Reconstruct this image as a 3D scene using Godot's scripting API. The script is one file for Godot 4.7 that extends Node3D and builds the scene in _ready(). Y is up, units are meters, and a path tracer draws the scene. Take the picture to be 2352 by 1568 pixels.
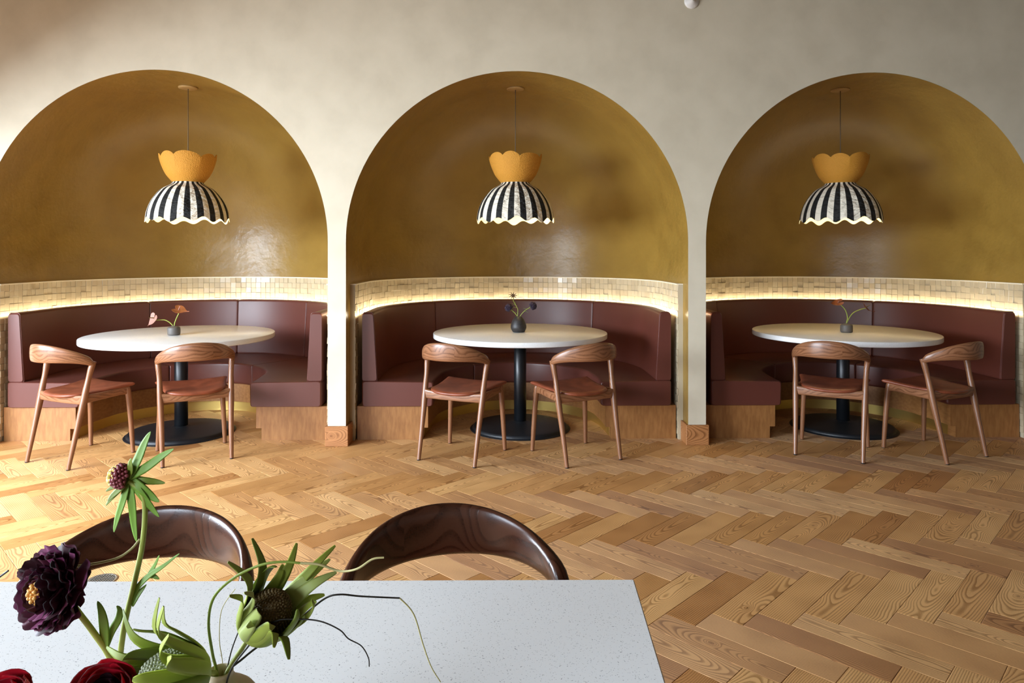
extends Node3D
# Restaurant wall with three arched banquette niches, seen over a flower-decked table. Depth "d" below runs away from the camera (Godot -Z).

const EYE := 1.386
const WALL_D := 5.09
const RAD := 1.2415
const SPRING := 1.4715
const CEN_D := 5.70
const NICHES := [-2.495, 0.118, 2.731]
const PLANK_W := 0.12696
const PLANK_L := 0.50462

var rng := RandomNumberGenerator.new()
var taken := {}
var M := {}
var grain: Array = []


func _ready() -> void:
	rng.seed = 7
	# --- camera: upright, horizon above the frame's middle (shifted lens)
	var cam := Camera3D.new()
	cam.name = "camera"
	cam.projection = Camera3D.PROJECTION_FRUSTUM
	var near := 0.05
	cam.near = near
	cam.far = 60.0
	cam.keep_aspect = Camera3D.KEEP_HEIGHT
	cam.size = near * 1568.0 / 1612.47
	cam.frustum_offset = Vector2(0.0, -(784.0 - 583.42) / 1612.47 * near)
	cam.position = Vector3(0, EYE, 0)
	cam.rotation = Vector3(0, -0.01517, 0)
	add_child(cam)
	cam.current = true
	# --- sky and exposure
	var env := Environment.new()
	var sky := Sky.new()
	var skm := ProceduralSkyMaterial.new()
	skm.sky_top_color = Color(0.55, 0.70, 0.92)
	skm.sky_horizon_color = Color(0.86, 0.90, 0.95)
	skm.ground_horizon_color = Color(0.45, 0.42, 0.38)
	skm.ground_bottom_color = Color(0.30, 0.28, 0.25)
	skm.sky_energy_multiplier = 1.0
	skm.ground_energy_multiplier = 0.6
	sky.sky_material = skm
	env.background_mode = Environment.BG_SKY
	env.sky = sky
	env.background_energy_multiplier = 3.0
	env.ambient_light_source = Environment.AMBIENT_SOURCE_DISABLED
	env.tonemap_mode = Environment.TONE_MAPPER_LINEAR
	env.tonemap_exposure = 1.38
	env.sdfgi_enabled = true
	env.ssao_enabled = true
	env.ssil_enabled = true
	var we := WorldEnvironment.new()
	we.name = "world_environment"
	we.environment = env
	add_child(we)
	# --- daylight at the openings of the left wall and of the wall behind the camera
	day_light("daylight_left", Vector3(-5.2, 1.55, -0.4), Vector2(1.75, 2.0), Vector3(0.55, -0.83, -0.05), 50.0, Color(0.90, 0.95, 1.0))
	day_light("daylight_left", Vector3(-5.2, 1.55, -2.6), Vector2(1.75, 2.0), Vector3(0.55, -0.83, -0.05), 42.0, Color(0.90, 0.95, 1.0))
	day_light("daylight_behind", Vector3(-3.0, 2.25, 2.45), Vector2(2.6, 1.6), Vector3(0.0, -0.95, -0.31), 23.0, Color(0.90, 0.95, 1.0))
	build_materials()
	build_room()
	build_floor()
	for i in 3:
		build_niche(i)
		build_booth(i)
	build_tables()
	build_lamps()
	build_chairs()
	build_front_table()
	build_vases()
	build_bouquet()


func day_light(called: String, at: Vector3, size: Vector2, dir: Vector3, energy: float, c: Color) -> void:
	var l := AreaLight3D.new()
	l.name = called
	l.area_size = size
	l.light_energy = energy
	l.light_color = c
	l.shadow_enabled = true
	l.area_range = 30.0
	l.position = at
	l.basis = Basis.looking_at(dir.normalized(), Vector3.UP)
	add_child(l, true)


# ---------------------------------------------------------------- helpers
static func P(x: float, y: float, d: float) -> Vector3:
	return Vector3(x, y, -d)


class MB:
	var v := PackedVector3Array()
	var uv := PackedVector2Array()
	var sg := PackedInt32Array()

	func tri(a: Vector3, b: Vector3, c: Vector3, ua: Vector2, ub: Vector2, uc: Vector2, s: int) -> void:
		v.append(a); v.append(b); v.append(c)
		uv.append(ua); uv.append(ub); uv.append(uc)
		sg.append(s)

	func flip_from(at: int) -> void:
		for i in range(at, v.size(), 3):
			var t := v[i + 1]
			v[i + 1] = v[i + 2]
			v[i + 2] = t
			var w := uv[i + 1]
			uv[i + 1] = uv[i + 2]
			uv[i + 2] = w

	func volume(at: int) -> float:
		var s := 0.0
		var o := v[at]
		for i in range(at, v.size(), 3):
			s += (v[i] - o).dot((v[i + 1] - o).cross(v[i + 2] - o))
		return s

	# rows: Array of PackedVector3Array; us: texture repeats round a row, vs: along the rows
	func grid(rows: Array, closed: bool, s: int, us := 1.0, vs := 1.0) -> void:
		var m := rows.size()
		var n: int = rows[0].size()
		var last := n if closed else n - 1
		var du := us / float(last)
		var dv := vs / float(m - 1)
		for i in m - 1:
			var r0: PackedVector3Array = rows[i]
			var r1: PackedVector3Array = rows[i + 1]
			for j in last:
				var k := (j + 1) % n
				var a := Vector2(i * dv, j * du)
				var b := Vector2((i + 1) * dv, j * du)
				var c := Vector2((i + 1) * dv, (j + 1) * du)
				var d := Vector2(i * dv, (j + 1) * du)
				tri(r0[j], r1[j], r1[k], a, b, c, s)
				tri(r0[j], r1[k], r0[k], a, c, d, s)

	static func flat(p: Vector3) -> Vector2:
		return Vector2(p.y * 0.6, (p.x + p.z) * 3.0)

	func cap(ring: PackedVector3Array, rev: bool, s: int) -> void:
		var c := Vector3.ZERO
		for p in ring:
			c += p
		c /= ring.size()
		for j in ring.size():
			var k := (j + 1) % ring.size()
			if rev:
				tri(c, ring[j], ring[k], flat(c), flat(ring[j]), flat(ring[k]), s)
			else:
				tri(c, ring[k], ring[j], flat(c), flat(ring[k]), flat(ring[j]), s)

	# closed skin round the rows, ends capped; the outside is found by its volume
	func skin(rows: Array, s: int, us := 1.0, vs := 1.0, caps := true, cap_s := -1) -> void:
		var at := v.size()
		grid(rows, true, s, us, vs)
		if caps:
			cap(rows[0], true, cap_s)
			cap(rows[-1], false, cap_s)
		if volume(at) > 0.0:
			flip_from(at)

	# open sheet facing the point or, with away, turned from it
	func sheet(rows: Array, s: int, towards: Vector3, us := 1.0, vs := 1.0, away := false, closed := false) -> void:
		var at := v.size()
		grid(rows, closed, s, us, vs)
		var sum := 0.0
		for i in range(at, v.size(), 3):
			sum += (v[i + 2] - v[i]).cross(v[i + 1] - v[i]).dot(towards - v[i])
		if (sum < 0.0) != away:
			flip_from(at)

	func poly(pts: Array, outward: Vector3, uvs: Array = []) -> void:
		var at := v.size()
		for i in range(1, pts.size() - 1):
			var a := Vector2.ZERO
			var b := Vector2.ZERO
			var c := Vector2.ZERO
			if uvs.size():
				a = uvs[0]; b = uvs[i]; c = uvs[i + 1]
			tri(pts[0], pts[i], pts[i + 1], a, b, c, -1)
		var n := (v[at + 2] - v[at]).cross(v[at + 1] - v[at])
		if n.dot(outward) < 0.0:
			flip_from(at)

	# chamfered box; the texture's U runs along the longest side
	func box(c: Vector3, size: Vector3, bev: float, b := Basis.IDENTITY, uvo := Vector2.ZERO) -> void:
		var h := size / 2.0
		var q := [h.x, h.y, h.z]
		var ax := [b.x, b.y, b.z]
		var long := 0
		for k in 3:
			if q[k] > q[long]:
				long = k
		var L: float = q[long] * 2.0
		# corner vertex for face axis k: full out along k, inset along the others
		var corner := func(s: Array, k: int) -> Vector3:
			var p := c
			for m in 3:
				p += ax[m] * (s[m] * (q[m] - (0.0 if m == k else bev)))
			return p
		var tex := func(p: Vector3, k: int) -> Vector2:
			var r: Vector3 = p - c
			var u: float = r.dot(ax[long])
			var w := 0.0
			for m in 3:
				if m != long and m != k:
					w = r.dot(ax[m])
					if k != long:
						break
			return Vector2(u / L + .5, w / L * 4.0 + .5) + uvo
		for k in 3:
			var i := (k + 1) % 3
			var j := (k + 2) % 3
			for sk in [-1.0, 1.0]:
				var f := []
				for e in [[-1.0, -1.0], [1.0, -1.0], [1.0, 1.0], [-1.0, 1.0]]:
					var s := [0.0, 0.0, 0.0]
					s[k] = sk; s[i] = e[0]; s[j] = e[1]
					f.append(corner.call(s, k))
				poly(f, ax[k] * sk, f.map(func(p): return tex.call(p, k)))
			if bev > 0.0:
				for si in [-1.0, 1.0]:
					for sj in [-1.0, 1.0]:
						var s0 := [0.0, 0.0, 0.0]
						var s1 := [0.0, 0.0, 0.0]
						s0[k] = -1.0; s0[i] = si; s0[j] = sj
						s1[k] = 1.0; s1[i] = si; s1[j] = sj
						var f := [corner.call(s0, i), corner.call(s1, i), corner.call(s1, j), corner.call(s0, j)]
						poly(f, ax[i] * si + ax[j] * sj, f.map(func(p): return tex.call(p, i)))
		if bev > 0.0:
			for sx in [-1.0, 1.0]:
				for sy in [-1.0, 1.0]:
					for sz in [-1.0, 1.0]:
						var s := [sx, sy, sz]
						var f := [corner.call(s, 0), corner.call(s, 1), corner.call(s, 2)]
						poly(f, ax[0] * sx + ax[1] * sy + ax[2] * sz, f.map(func(p): return tex.call(p, 0)))

	# a rod along pts: half sizes a (along ref-ish side) and b, superellipse power e
	func rod(pts: Array, ra: Array, rb: Array, ref: Vector3, sides := 12, e := 1.0, us := 1.0, vs := 1.0, caps := true) -> void:
		var rows := []
		var n := pts.size()
		for i in n:
			var t: Vector3 = (pts[mini(i + 1, n - 1)] - pts[maxi(i - 1, 0)]).normalized()
			var side := t.cross(ref).normalized()
			var up := side.cross(t).normalized()
			var ring := PackedVector3Array()
			for k in sides:
				var a := TAU * (k + 0.5) / sides
				var x := signf(cos(a)) * pow(absf(cos(a)), e)
				var y := signf(sin(a)) * pow(absf(sin(a)), e)
				ring.append(pts[i] + side * (x * ra[i]) + up * (y * rb[i]))
			rows.append(ring)
		skin(rows, 1, us, vs, caps)

	# thin stem with a frame carried along it
	func stem(pts: Array, r: Array, sides := 7) -> void:
		var rows := []
		var n := pts.size()
		var ref := Vector3(0.31, 0.2, 0.93).normalized()
		for i in n:
			var t: Vector3 = (pts[mini(i + 1, n - 1)] - pts[maxi(i - 1, 0)]).normalized()
			ref = (ref - t * ref.dot(t)).normalized()
			var up := t.cross(ref)
			var ring := PackedVector3Array()
			for k in sides:
				var a := TAU * k / sides
				ring.append(pts[i] + ref * (cos(a) * r[i]) + up * (sin(a) * r[i]))
			rows.append(ring)
		skin(rows, 1, 1.0, 1.0, true, 2)

	func lathe(profile: Array, seg: int, us := 1.0, vs := 1.0, s := 1) -> void:
		var rows := []
		for p in profile:
			var ring := PackedVector3Array()
			for k in seg:
				var a := TAU * k / seg
				ring.append(Vector3(cos(a) * p.x, p.y, sin(a) * p.x))
			rows.append(ring)
		skin(rows, s, us, vs, true, s)

	func moved(t: Transform3D, at := 0) -> void:
		for i in range(at, v.size()):
			v[i] = t * v[i]

	func mesh() -> ArrayMesh:
		var st := SurfaceTool.new()
		st.begin(Mesh.PRIMITIVE_TRIANGLES)
		for i in v.size():
			if i % 3 == 0:
				st.set_smooth_group(sg[i / 3])
			st.set_uv(uv[i])
			st.add_vertex(v[i])
		st.generate_normals()
		return st.commit()


# a curve through the points: n samples of every span
static func through(pts: Array, n: int) -> Array:
	var out := []
	for i in pts.size() - 1:
		var p0 = pts[maxi(i - 1, 0)]
		var p1 = pts[i]
		var p2 = pts[i + 1]
		var p3 = pts[mini(i + 2, pts.size() - 1)]
		for k in n:
			var t := float(k) / n
			if p1 is Vector3:
				out.append((p1 as Vector3).cubic_interpolate(p2, p0, p3, t))
			elif p1 is Vector2:
				out.append((p1 as Vector2).cubic_interpolate(p2, p0, p3, t))
			else:
				out.append(lerpf(p1, p2, t * t * (3.0 - 2.0 * t)))
	out.append(pts[-1])
	return out


func numbered(called: String) -> String:
	if not taken.has(called):
		taken[called] = 0
		return called
	taken[called] += 1
	return "%s_%03d" % [called, taken[called]]


func tag(o: Node, label: String, category: String, group := "") -> void:
	o.set_meta("label", label)
	o.set_meta("category", category)
	if group:
		o.set_meta("group", group)


func thing(called: String, label: String, category: String, at := Vector3.ZERO, turn := 0.0, group := "") -> Node3D:
	var o := Node3D.new()
	o.name = numbered(called)
	o.position = at
	o.rotation.y = turn
	tag(o, label, category, group)
	add_child(o, true)
	return o


func part(called: String, mesh: Mesh, m: Material, parent: Node = null, at := Vector3.ZERO, b := Basis.IDENTITY) -> MeshInstance3D:
	var o := MeshInstance3D.new()
	o.mesh = mesh
	o.material_override = m
	o.transform = Transform3D(b, at)
	if parent == null:
		o.name = numbered(called)
		add_child(o, true)
	else:
		var n := 0
		var called_so := called
		while parent.has_node(NodePath(called_so)):
			n += 1
			called_so = "%s_%03d" % [called, n]
		o.name = called_so
		parent.add_child(o, true)
	return o


# many alike children: the number is given, so that no search is needed
func piece(called: String, n: int, mesh: Mesh, m: Material, parent: Node, t: Transform3D) -> MeshInstance3D:
	var o := MeshInstance3D.new()
	o.mesh = mesh
	o.material_override = m
	o.transform = t
	o.name = called if n == 0 else "%s_%03d" % [called, n]
	parent.add_child(o, true)
	return o


func struct(called: String, mesh: Mesh, m: Material) -> MeshInstance3D:
	var o := part(called, mesh, m)
	o.set_meta("kind", "structure")
	return o


func box_mesh(size: Vector3, bev := 0.0) -> ArrayMesh:
	var b := MB.new()
	b.box(Vector3.ZERO, size, bev)
	return b.mesh()


func copy_of(o: Node3D, at: Vector3, turn: float, label: String) -> Node3D:
	var c := o.duplicate() as Node3D
	c.name = numbered(o.name)
	add_child(c, true)
	c.position = at
	c.rotation.y = turn
	c.set_meta("label", label)
	return c


# ---------------------------------------------------------------- materials
func mat(called: String, c: Color, rough := 0.6, metal := 0.0) -> StandardMaterial3D:
	var m := StandardMaterial3D.new()
	m.resource_name = called
	m.albedo_color = c
	m.roughness = rough
	m.metallic = metal
	M[called] = m
	return m


func noise_tex(freq: float, octaves: int, ramp: Array, size := 512, normal := 0.0, warp := 0.0, kind := FastNoiseLite.TYPE_SIMPLEX_SMOOTH, sd := 1) -> NoiseTexture2D:
	var n := FastNoiseLite.new()
	n.noise_type = kind
	n.seed = sd
	n.frequency = freq
	n.fractal_octaves = octaves
	n.fractal_gain = 0.55
	if warp > 0.0:
		n.domain_warp_enabled = true
		n.domain_warp_amplitude = warp
		n.domain_warp_frequency = freq * 0.7
	var t := NoiseTexture2D.new()
	t.width = size
	t.height = size
	t.seamless = true
	t.noise = n
	if normal > 0.0:
		t.as_normal_map = true
		t.bump_strength = normal
	elif ramp.size():
		var g := Gradient.new()
		var cols := PackedColorArray()
		var offs := PackedFloat32Array()
		for i in ramp.size():
			cols.append(ramp[i])
			offs.append(float(i) / (ramp.size() - 1))
		g.offsets = offs
		g.colors = cols
		t.color_ramp = g
	return t


func triplanar(m: StandardMaterial3D, s: float, world := true) -> void:
	m.uv1_triplanar = true
	m.uv1_world_triplanar = world
	m.uv1_scale = Vector3.ONE * s


# oak board seen flat: growth rings cut by a plane a little off the pith
func grain_image(sd: int, w: int, h: int, pith: float, offset: float, run: float, rings: float, knots: int) -> ImageTexture:
	var r := RandomNumberGenerator.new()
	r.seed = sd
	var warp := FastNoiseLite.new()
	warp.seed = sd
	warp.frequency = 0.9
	warp.fractal_octaves = 2
	var fine := FastNoiseLite.new()
	fine.seed = sd + 50
	fine.frequency = 1.0
	fine.fractal_octaves = 1
	var kn := []
	for k in knots:
		kn.append(Vector2(r.randf_range(0.1, 0.9) * 4.0, r.randf_range(0.2, 0.8)))
	var data := PackedByteArray()
	data.resize(w * h * 3)
	var o := 0
	for y in h:
		var v := float(y) / h
		for x in w:
			var u := 4.0 * x / w
			var a := warp.get_noise_2d(u * 0.40, v * 0.40) * 0.19
			var hgt := offset + run * (u - 2.0) + a
			var dv := v - pith + a * 0.25
			var rr := sqrt(dv * dv * 1.7 + hgt * hgt)
			var dark := 0.0
			for p in kn:
				var dk := Vector2((u - p.x) * 0.55, v - p.y).length()
				rr += 0.30 * exp(-dk * dk * 60.0)
				dark += 0.55 * exp(-dk * dk * 1500.0) + 0.16 * exp(-dk * dk * 160.0)
			var f := rr * rings * 1.55
			f -= floorf(f)
			var late := smoothstep(0.0, 0.10, f) * (1.0 - smoothstep(0.14, 0.62, f))
			var streak := fine.get_noise_2d(u * 9.0, v * 150.0)
			var pore := fine.get_noise_2d(u * 22.0 + 90.0, v * 260.0)
			var lum := 1.0 - 0.25 * late - 0.05 * streak - 0.15 * maxf(0.0, pore - 0.25) * (0.5 + late) + 0.10 * warp.get_noise_2d(u * 0.4 + 30.0, v * 0.7)
			lum -= dark * 0.55
			lum = clampf(lum, 0.1, 1.0)
			var w2 := 1.0 - lum
			data[o] = int(255.0 * clampf(1.0 - w2 * 0.88, 0.0, 1.0))
			data[o + 1] = int(255.0 * clampf(1.0 - w2 * 1.05, 0.0, 1.0))
			data[o + 2] = int(255.0 * clampf(1.0 - w2 * 1.25, 0.0, 1.0))
			o += 3
	return ImageTexture.create_from_image(Image.create_from_data(w, h, false, Image.FORMAT_RGB8, data))


func flecks(size: int, count: int, base: Color, darks: Array) -> ImageTexture:
	var r := RandomNumberGenerator.new()
	r.seed = 99
	var im := Image.create(size, size, false, Image.FORMAT_RGB8)
	im.fill(base)
	for k in count:
		var at := Vector2(r.randf() * size, r.randf() * size)
		var big := r.randf()
		var n := 1 if big < 0.70 else (2 if big < 0.95 else 5)
		var dir := Vector2.from_angle(r.randf() * TAU)
		var c: Color = darks[r.randi() % darks.size()]
		c = base.lerp(c, r.randf_range(0.25, 1.0))
		for j in n * 2:
			var q := at + dir * (j * 0.5) + Vector2(r.randf() - .5, r.randf() - .5) * (n * 0.35)
			im.set_pixel(posmod(int(q.x), size), posmod(int(q.y), size), c)
	return ImageTexture.create_from_image(im)


func build_materials() -> void:
	# lime-washed wall: a warm off-white with soft trowel clouds
	var m := mat("limewash", Color(0.86, 0.825, 0.735), 0.62)
	m.albedo_texture = noise_tex(0.006, 5, [Color(0.93, 0.925, 0.915), Color(0.97, 0.968, 0.962), Color(1, 1, 1)], 1024, 0.0, 40.0)
	triplanar(m, 0.35)
	m = mat("plain_wall", Color(0.55, 0.50, 0.43), 0.8)
	m = mat("ceiling_paint", Color(0.42, 0.37, 0.31), 0.85)
	# polished olive-gold plaster of the niches
	m = mat("gold_plaster", Color(0.615, 0.488, 0.22), 0.30)
	m.albedo_texture = noise_tex(0.005, 5, [Color(0.87, 0.85, 0.82), Color(0.95, 0.945, 0.935), Color(1, 1, 1)], 1024, 0.0, 60.0, FastNoiseLite.TYPE_SIMPLEX_SMOOTH, 5)
	m.roughness = 0.33
	m.normal_enabled = true
	m.normal_texture = noise_tex(0.010, 5, [], 1024, 5.0, 40.0, FastNoiseLite.TYPE_SIMPLEX_SMOOTH, 12)
	m.normal_scale = 0.36
	triplanar(m, 0.55)
	# oak grains shared by floor, benches and chairs
	var specs := [[1, .5, .26, .10, 9.0, 0], [2, .35, .42, .05, 11.0, 0], [3, .9, .60, .03, 9.0, 1], [4, .55, .34, -.13, 9.0, 0], [5, 1.3, .30, .02, 8.0, 0], [6, .45, .40, .13, 10.0, 1], [7, -.2, .45, -.04, 9.0, 0], [8, .6, .38, -.10, 9.0, 0]]
	for s in specs:
		grain.append(grain_image(s[0] * 11, 768, 192, s[1], s[2], s[3], s[4], s[5]))
	var tones := [Color(0.845, 0.64, 0.41), Color(0.785, 0.575, 0.35), Color(0.885, 0.69, 0.455), Color(0.735, 0.52, 0.31)]
	var k := 0
	for g in grain:
		for t in tones.size():
			m = mat("oak_%d" % k, tones[t], 0.46)
			m.albedo_texture = g
			m.anisotropy_enabled = true
			m.anisotropy = -0.85
			m.metallic_specular = 0.54
			k += 1
	m = mat("joint", Color(0.42, 0.29, 0.17), 0.8)
	m = mat("bench_oak", Color(0.64, 0.445, 0.25), 0.45)
	m.albedo_texture = noise_tex(0.02, 4, [Color(0.82, 0.78, 0.74), Color(1, 1, 1)], 512)
	m.uv1_scale = Vector3(1, 1, 1)
	m = mat("plinth_oak", Color(0.70, 0.48, 0.29), 0.45)
	m.albedo_texture = grain[5]
	triplanar(m, 1.0)
	m.uv1_scale = Vector3(2.0, 6.5, 2.0)
	for q in [["walnut", 0], ["walnut_b", 3], ["walnut_c", 6]]:
		m = mat(q[0], Color(0.565, 0.385, 0.265), 0.33)
		m.albedo_texture = grain[q[1]]
	m = mat("dark_walnut", Color(0.275, 0.155, 0.10), 0.26)
	m.albedo_texture = grain[1]
	m.heightmap_enabled = true
	m.heightmap_texture = grain[1]
	m.heightmap_scale = 0.06
	var pores := noise_tex(0.09, 3, [], 512, 2.0, 0.0, FastNoiseLite.TYPE_CELLULAR, 4)
	m = mat("oxblood_leather", Color(0.36, 0.185, 0.148), 0.40)
	m = mat("seam", Color(0.14, 0.06, 0.05), 0.7)
	m = mat("tan_leather", Color(0.57, 0.30, 0.195), 0.38)
	m.albedo_texture = noise_tex(0.01, 4, [Color(0.75, 0.72, 0.70), Color(1, 1, 1)], 256)
	m.normal_enabled = true
	m.normal_texture = pores
	m.normal_scale = 0.10
	triplanar(m, 3.0, false)
	m = mat("quartz", Color(0.93, 0.93, 0.92), 0.22)
	m.albedo_texture = flecks(1024, 12500, Color(1, 1, 1), [Color(0.45, 0.45, 0.46), Color(0.62, 0.61, 0.58), Color(0.30, 0.30, 0.32), Color(0.80, 0.80, 0.80)])
	triplanar(m, 1.0 / 0.62)
	m = mat("black_iron", Color(0.075, 0.085, 0.10), 0.48)
	m = mat("black_tube", Color(0.07, 0.08, 0.095), 0.38)
	m = mat("brass", Color(0.86, 0.75, 0.44), 0.42, 1.0)
	m = mat("brass_edge", Color(0.85, 0.72, 0.45), 0.3, 1.0)
	for i in 4:
		m = mat("zellige_%d" % i, [Color(0.745, 0.685, 0.57), Color(0.76, 0.70, 0.58), Color(0.73, 0.665, 0.545), Color(0.75, 0.69, 0.575)][i], 0.24)
	m = mat("grout", Color(0.74, 0.69, 0.58), 0.85)
	m = mat("tile_trim", Color(0.93, 0.89, 0.79), 0.4)
	m = mat("led", Color(1, 0.93, 0.78), 0.5)
	m.emission_enabled = true
	m.emission = Color(1.0, 0.90, 0.72)
	m.emission_energy_multiplier = 3.0
	# pendants
	var pulp := noise_tex(0.05, 4, [], 512, 6.0, 12.0, FastNoiseLite.TYPE_SIMPLEX, 21)
	m = mat("ochre_pulp", Color(0.80, 0.565, 0.19), 0.75)
	m.normal_enabled = true
	m.normal_texture = pulp
	m.normal_scale = 0.9
	triplanar(m, 3.2, false)
	var st := Image.create(4, 640, false, Image.FORMAT_RGB8)
	for x in 640:
		var f := fmod(x / 640.0 * 20.0 + 0.02, 1.0)
		var c := Color(0.93, 0.90, 0.82) if f > 0.5 else Color(0.075, 0.075, 0.07)
		for y in 4:
			st.set_pixel(y, x, c)
	m = mat("striped_pulp", Color(1, 1, 1), 0.8)
	m.albedo_texture = ImageTexture.create_from_image(st)
	m.normal_enabled = true
	m.normal_texture = noise_tex(0.06, 4, [], 256, 6.0, 12.0, FastNoiseLite.TYPE_SIMPLEX, 22)
	m.normal_scale = 0.5
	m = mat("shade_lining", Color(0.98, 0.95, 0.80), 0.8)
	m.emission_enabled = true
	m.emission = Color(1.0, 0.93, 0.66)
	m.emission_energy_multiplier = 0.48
	m = mat("bulb_glass", Color(1, 0.95, 0.85), 0.4)
	m.emission_enabled = true
	m.emission = Color(1.0, 0.9, 0.7)
	m.emission_energy_multiplier = 4.0
	mat("cord", Color(0.42, 0.36, 0.28), 0.6)
	mat("canopy_plate", Color(0.70, 0.57, 0.36), 0.45)
	mat("white_metal", Color(0.88, 0.87, 0.85), 0.4)
	mat("steel", Color(0.80, 0.80, 0.78), 0.4, 1.0)
	mat("dark_void", Color(0.03, 0.03, 0.03), 0.8)
	mat("black_rubber", Color(0.04, 0.04, 0.045), 0.7)
	mat("frame_paint", Color(0.10, 0.10, 0.10), 0.5)
	# pots and plants
	m = mat("grey_clay", Color(0.36, 0.335, 0.31), 0.55)
	m = mat("black_clay", Color(0.19, 0.175, 0.17), 0.5)
	m.albedo_texture = noise_tex(0.02, 4, [Color(0.5, 0.5, 0.5), Color(1, 1, 1), Color(1.0, 0.9, 0.85)], 256)
	triplanar(m, 6.0, false)
	m = mat("cream_clay", Color(0.83, 0.77, 0.66), 0.5)
	for q in [["stem_green", Color(0.58, 0.62, 0.26)], ["leaf_green", Color(0.43, 0.58, 0.17)], ["bract_green", Color(0.60, 0.655, 0.24)], ["bract_deep", Color(0.45, 0.52, 0.13)], ["bract_pale", Color(0.70, 0.755, 0.42)], ["burgundy", Color(0.30, 0.075, 0.155)], ["plum", Color(0.46, 0.20, 0.34)], ["wine", Color(0.20, 0.05, 0.09)], ["crimson", Color(0.74, 0.03, 0.14)], ["bud_rose", Color(0.52, 0.22, 0.24)], ["pollen", Color(0.86, 0.63, 0.30)], ["pollen_pale", Color(0.93, 0.85, 0.48)], ["cone_grey", Color(0.56, 0.58, 0.48)], ["cone_brown", Color(0.42, 0.34, 0.18)], ["twig_dark", Color(0.13, 0.11, 0.06)], ["twig_pale", Color(0.66, 0.62, 0.40)], ["spathe_pink", Color(0.66, 0.46, 0.40)], ["spathe_rust", Color(0.54, 0.28, 0.12)], ["spathe_brown", Color(0.38, 0.16, 0.06)], ["violet", Color(0.14, 0.07, 0.16)], ["seed_brown", Color(0.30, 0.20, 0.07)]]:
		m = mat(q[0], q[1], 0.55)
		m.backlight_enabled = q[0] in ["leaf_green", "bract_green", "bract_pale", "bract_deep", "crimson", "burgundy", "plum", "spathe_pink", "spathe_rust"]
		m.backlight = Color(0.25, 0.25, 0.25)


# ---------------------------------------------------------------- the room
func slab(called: String, c: Vector3, size: Vector3, m: String) -> MeshInstance3D:
	return struct(called, box_mesh(size), M[m]) if c == Vector3.ZERO else slab_at(called, c, size, m)


func slab_at(called: String, c: Vector3, size: Vector3, m: String) -> MeshInstance3D:
	var o := struct(called, box_mesh(size), M[m])
	o.position = c
	return o


const LEFT_X := -5.5
const RIGHT_X := 6.2
const BACK_Z := 2.8
const TOP := 3.36


# a wall with openings, as one slab cut by CSG; holes are [along from, to, y from, to]
func cut_wall(called: String, c: Vector3, size: Vector3, holes: Array, m: String) -> void:
	var csg := CSGBox3D.new()
	csg.size = size
	csg.position = c
	csg.material = M[m]
	csg.name = numbered(called)
	csg.set_meta("kind", "structure")
	for h in holes:
		var cut := CSGBox3D.new()
		cut.name = "opening"
		cut.operation = CSGShape3D.OPERATION_SUBTRACTION
		var mid: float = (h[0] + h[1]) / 2.0
		var span: float = h[1] - h[0]
		if size.x < size.z:
			cut.size = Vector3(size.x * 3.0, h[3] - h[2], span)
			cut.position = Vector3(0, (h[2] + h[3]) / 2.0 - c.y, mid - c.z)
		else:
			cut.size = Vector3(span, h[3] - h[2], size.z * 3.0)
			cut.position = Vector3(mid - c.x, (h[2] + h[3]) / 2.0 - c.y, 0)
		cut.material = M[m]
		csg.add_child(cut, true)
	add_child(csg, true)


var window_count := 0


func window(at: Vector3, w: float, h: float, along_z: bool, bars: int) -> void:
	window_count += 1
	var o := Node3D.new()
	o.name = "window_%d" % window_count
	o.position = at
	if along_z:
		o.rotation.y = PI / 2
	o.set_meta("kind", "structure")
	add_child(o, true)
	for s in [-1.0, 1.0]:
		part("frame", box_mesh(Vector3(0.06, h, 0.08), 0.006), M["frame_paint"], o, Vector3(s * (w / 2 - 0.03), 0, 0))
		part("frame", box_mesh(Vector3(w, 0.06, 0.08), 0.006), M["frame_paint"], o, Vector3(0, s * (h / 2 - 0.03), 0))
	for k in bars:
		part("mullion", box_mesh(Vector3(0.04, h, 0.06), 0.006), M["frame_paint"], o, Vector3(-w / 2 + w * (k + 1) / (bars + 1), 0, 0))


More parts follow.
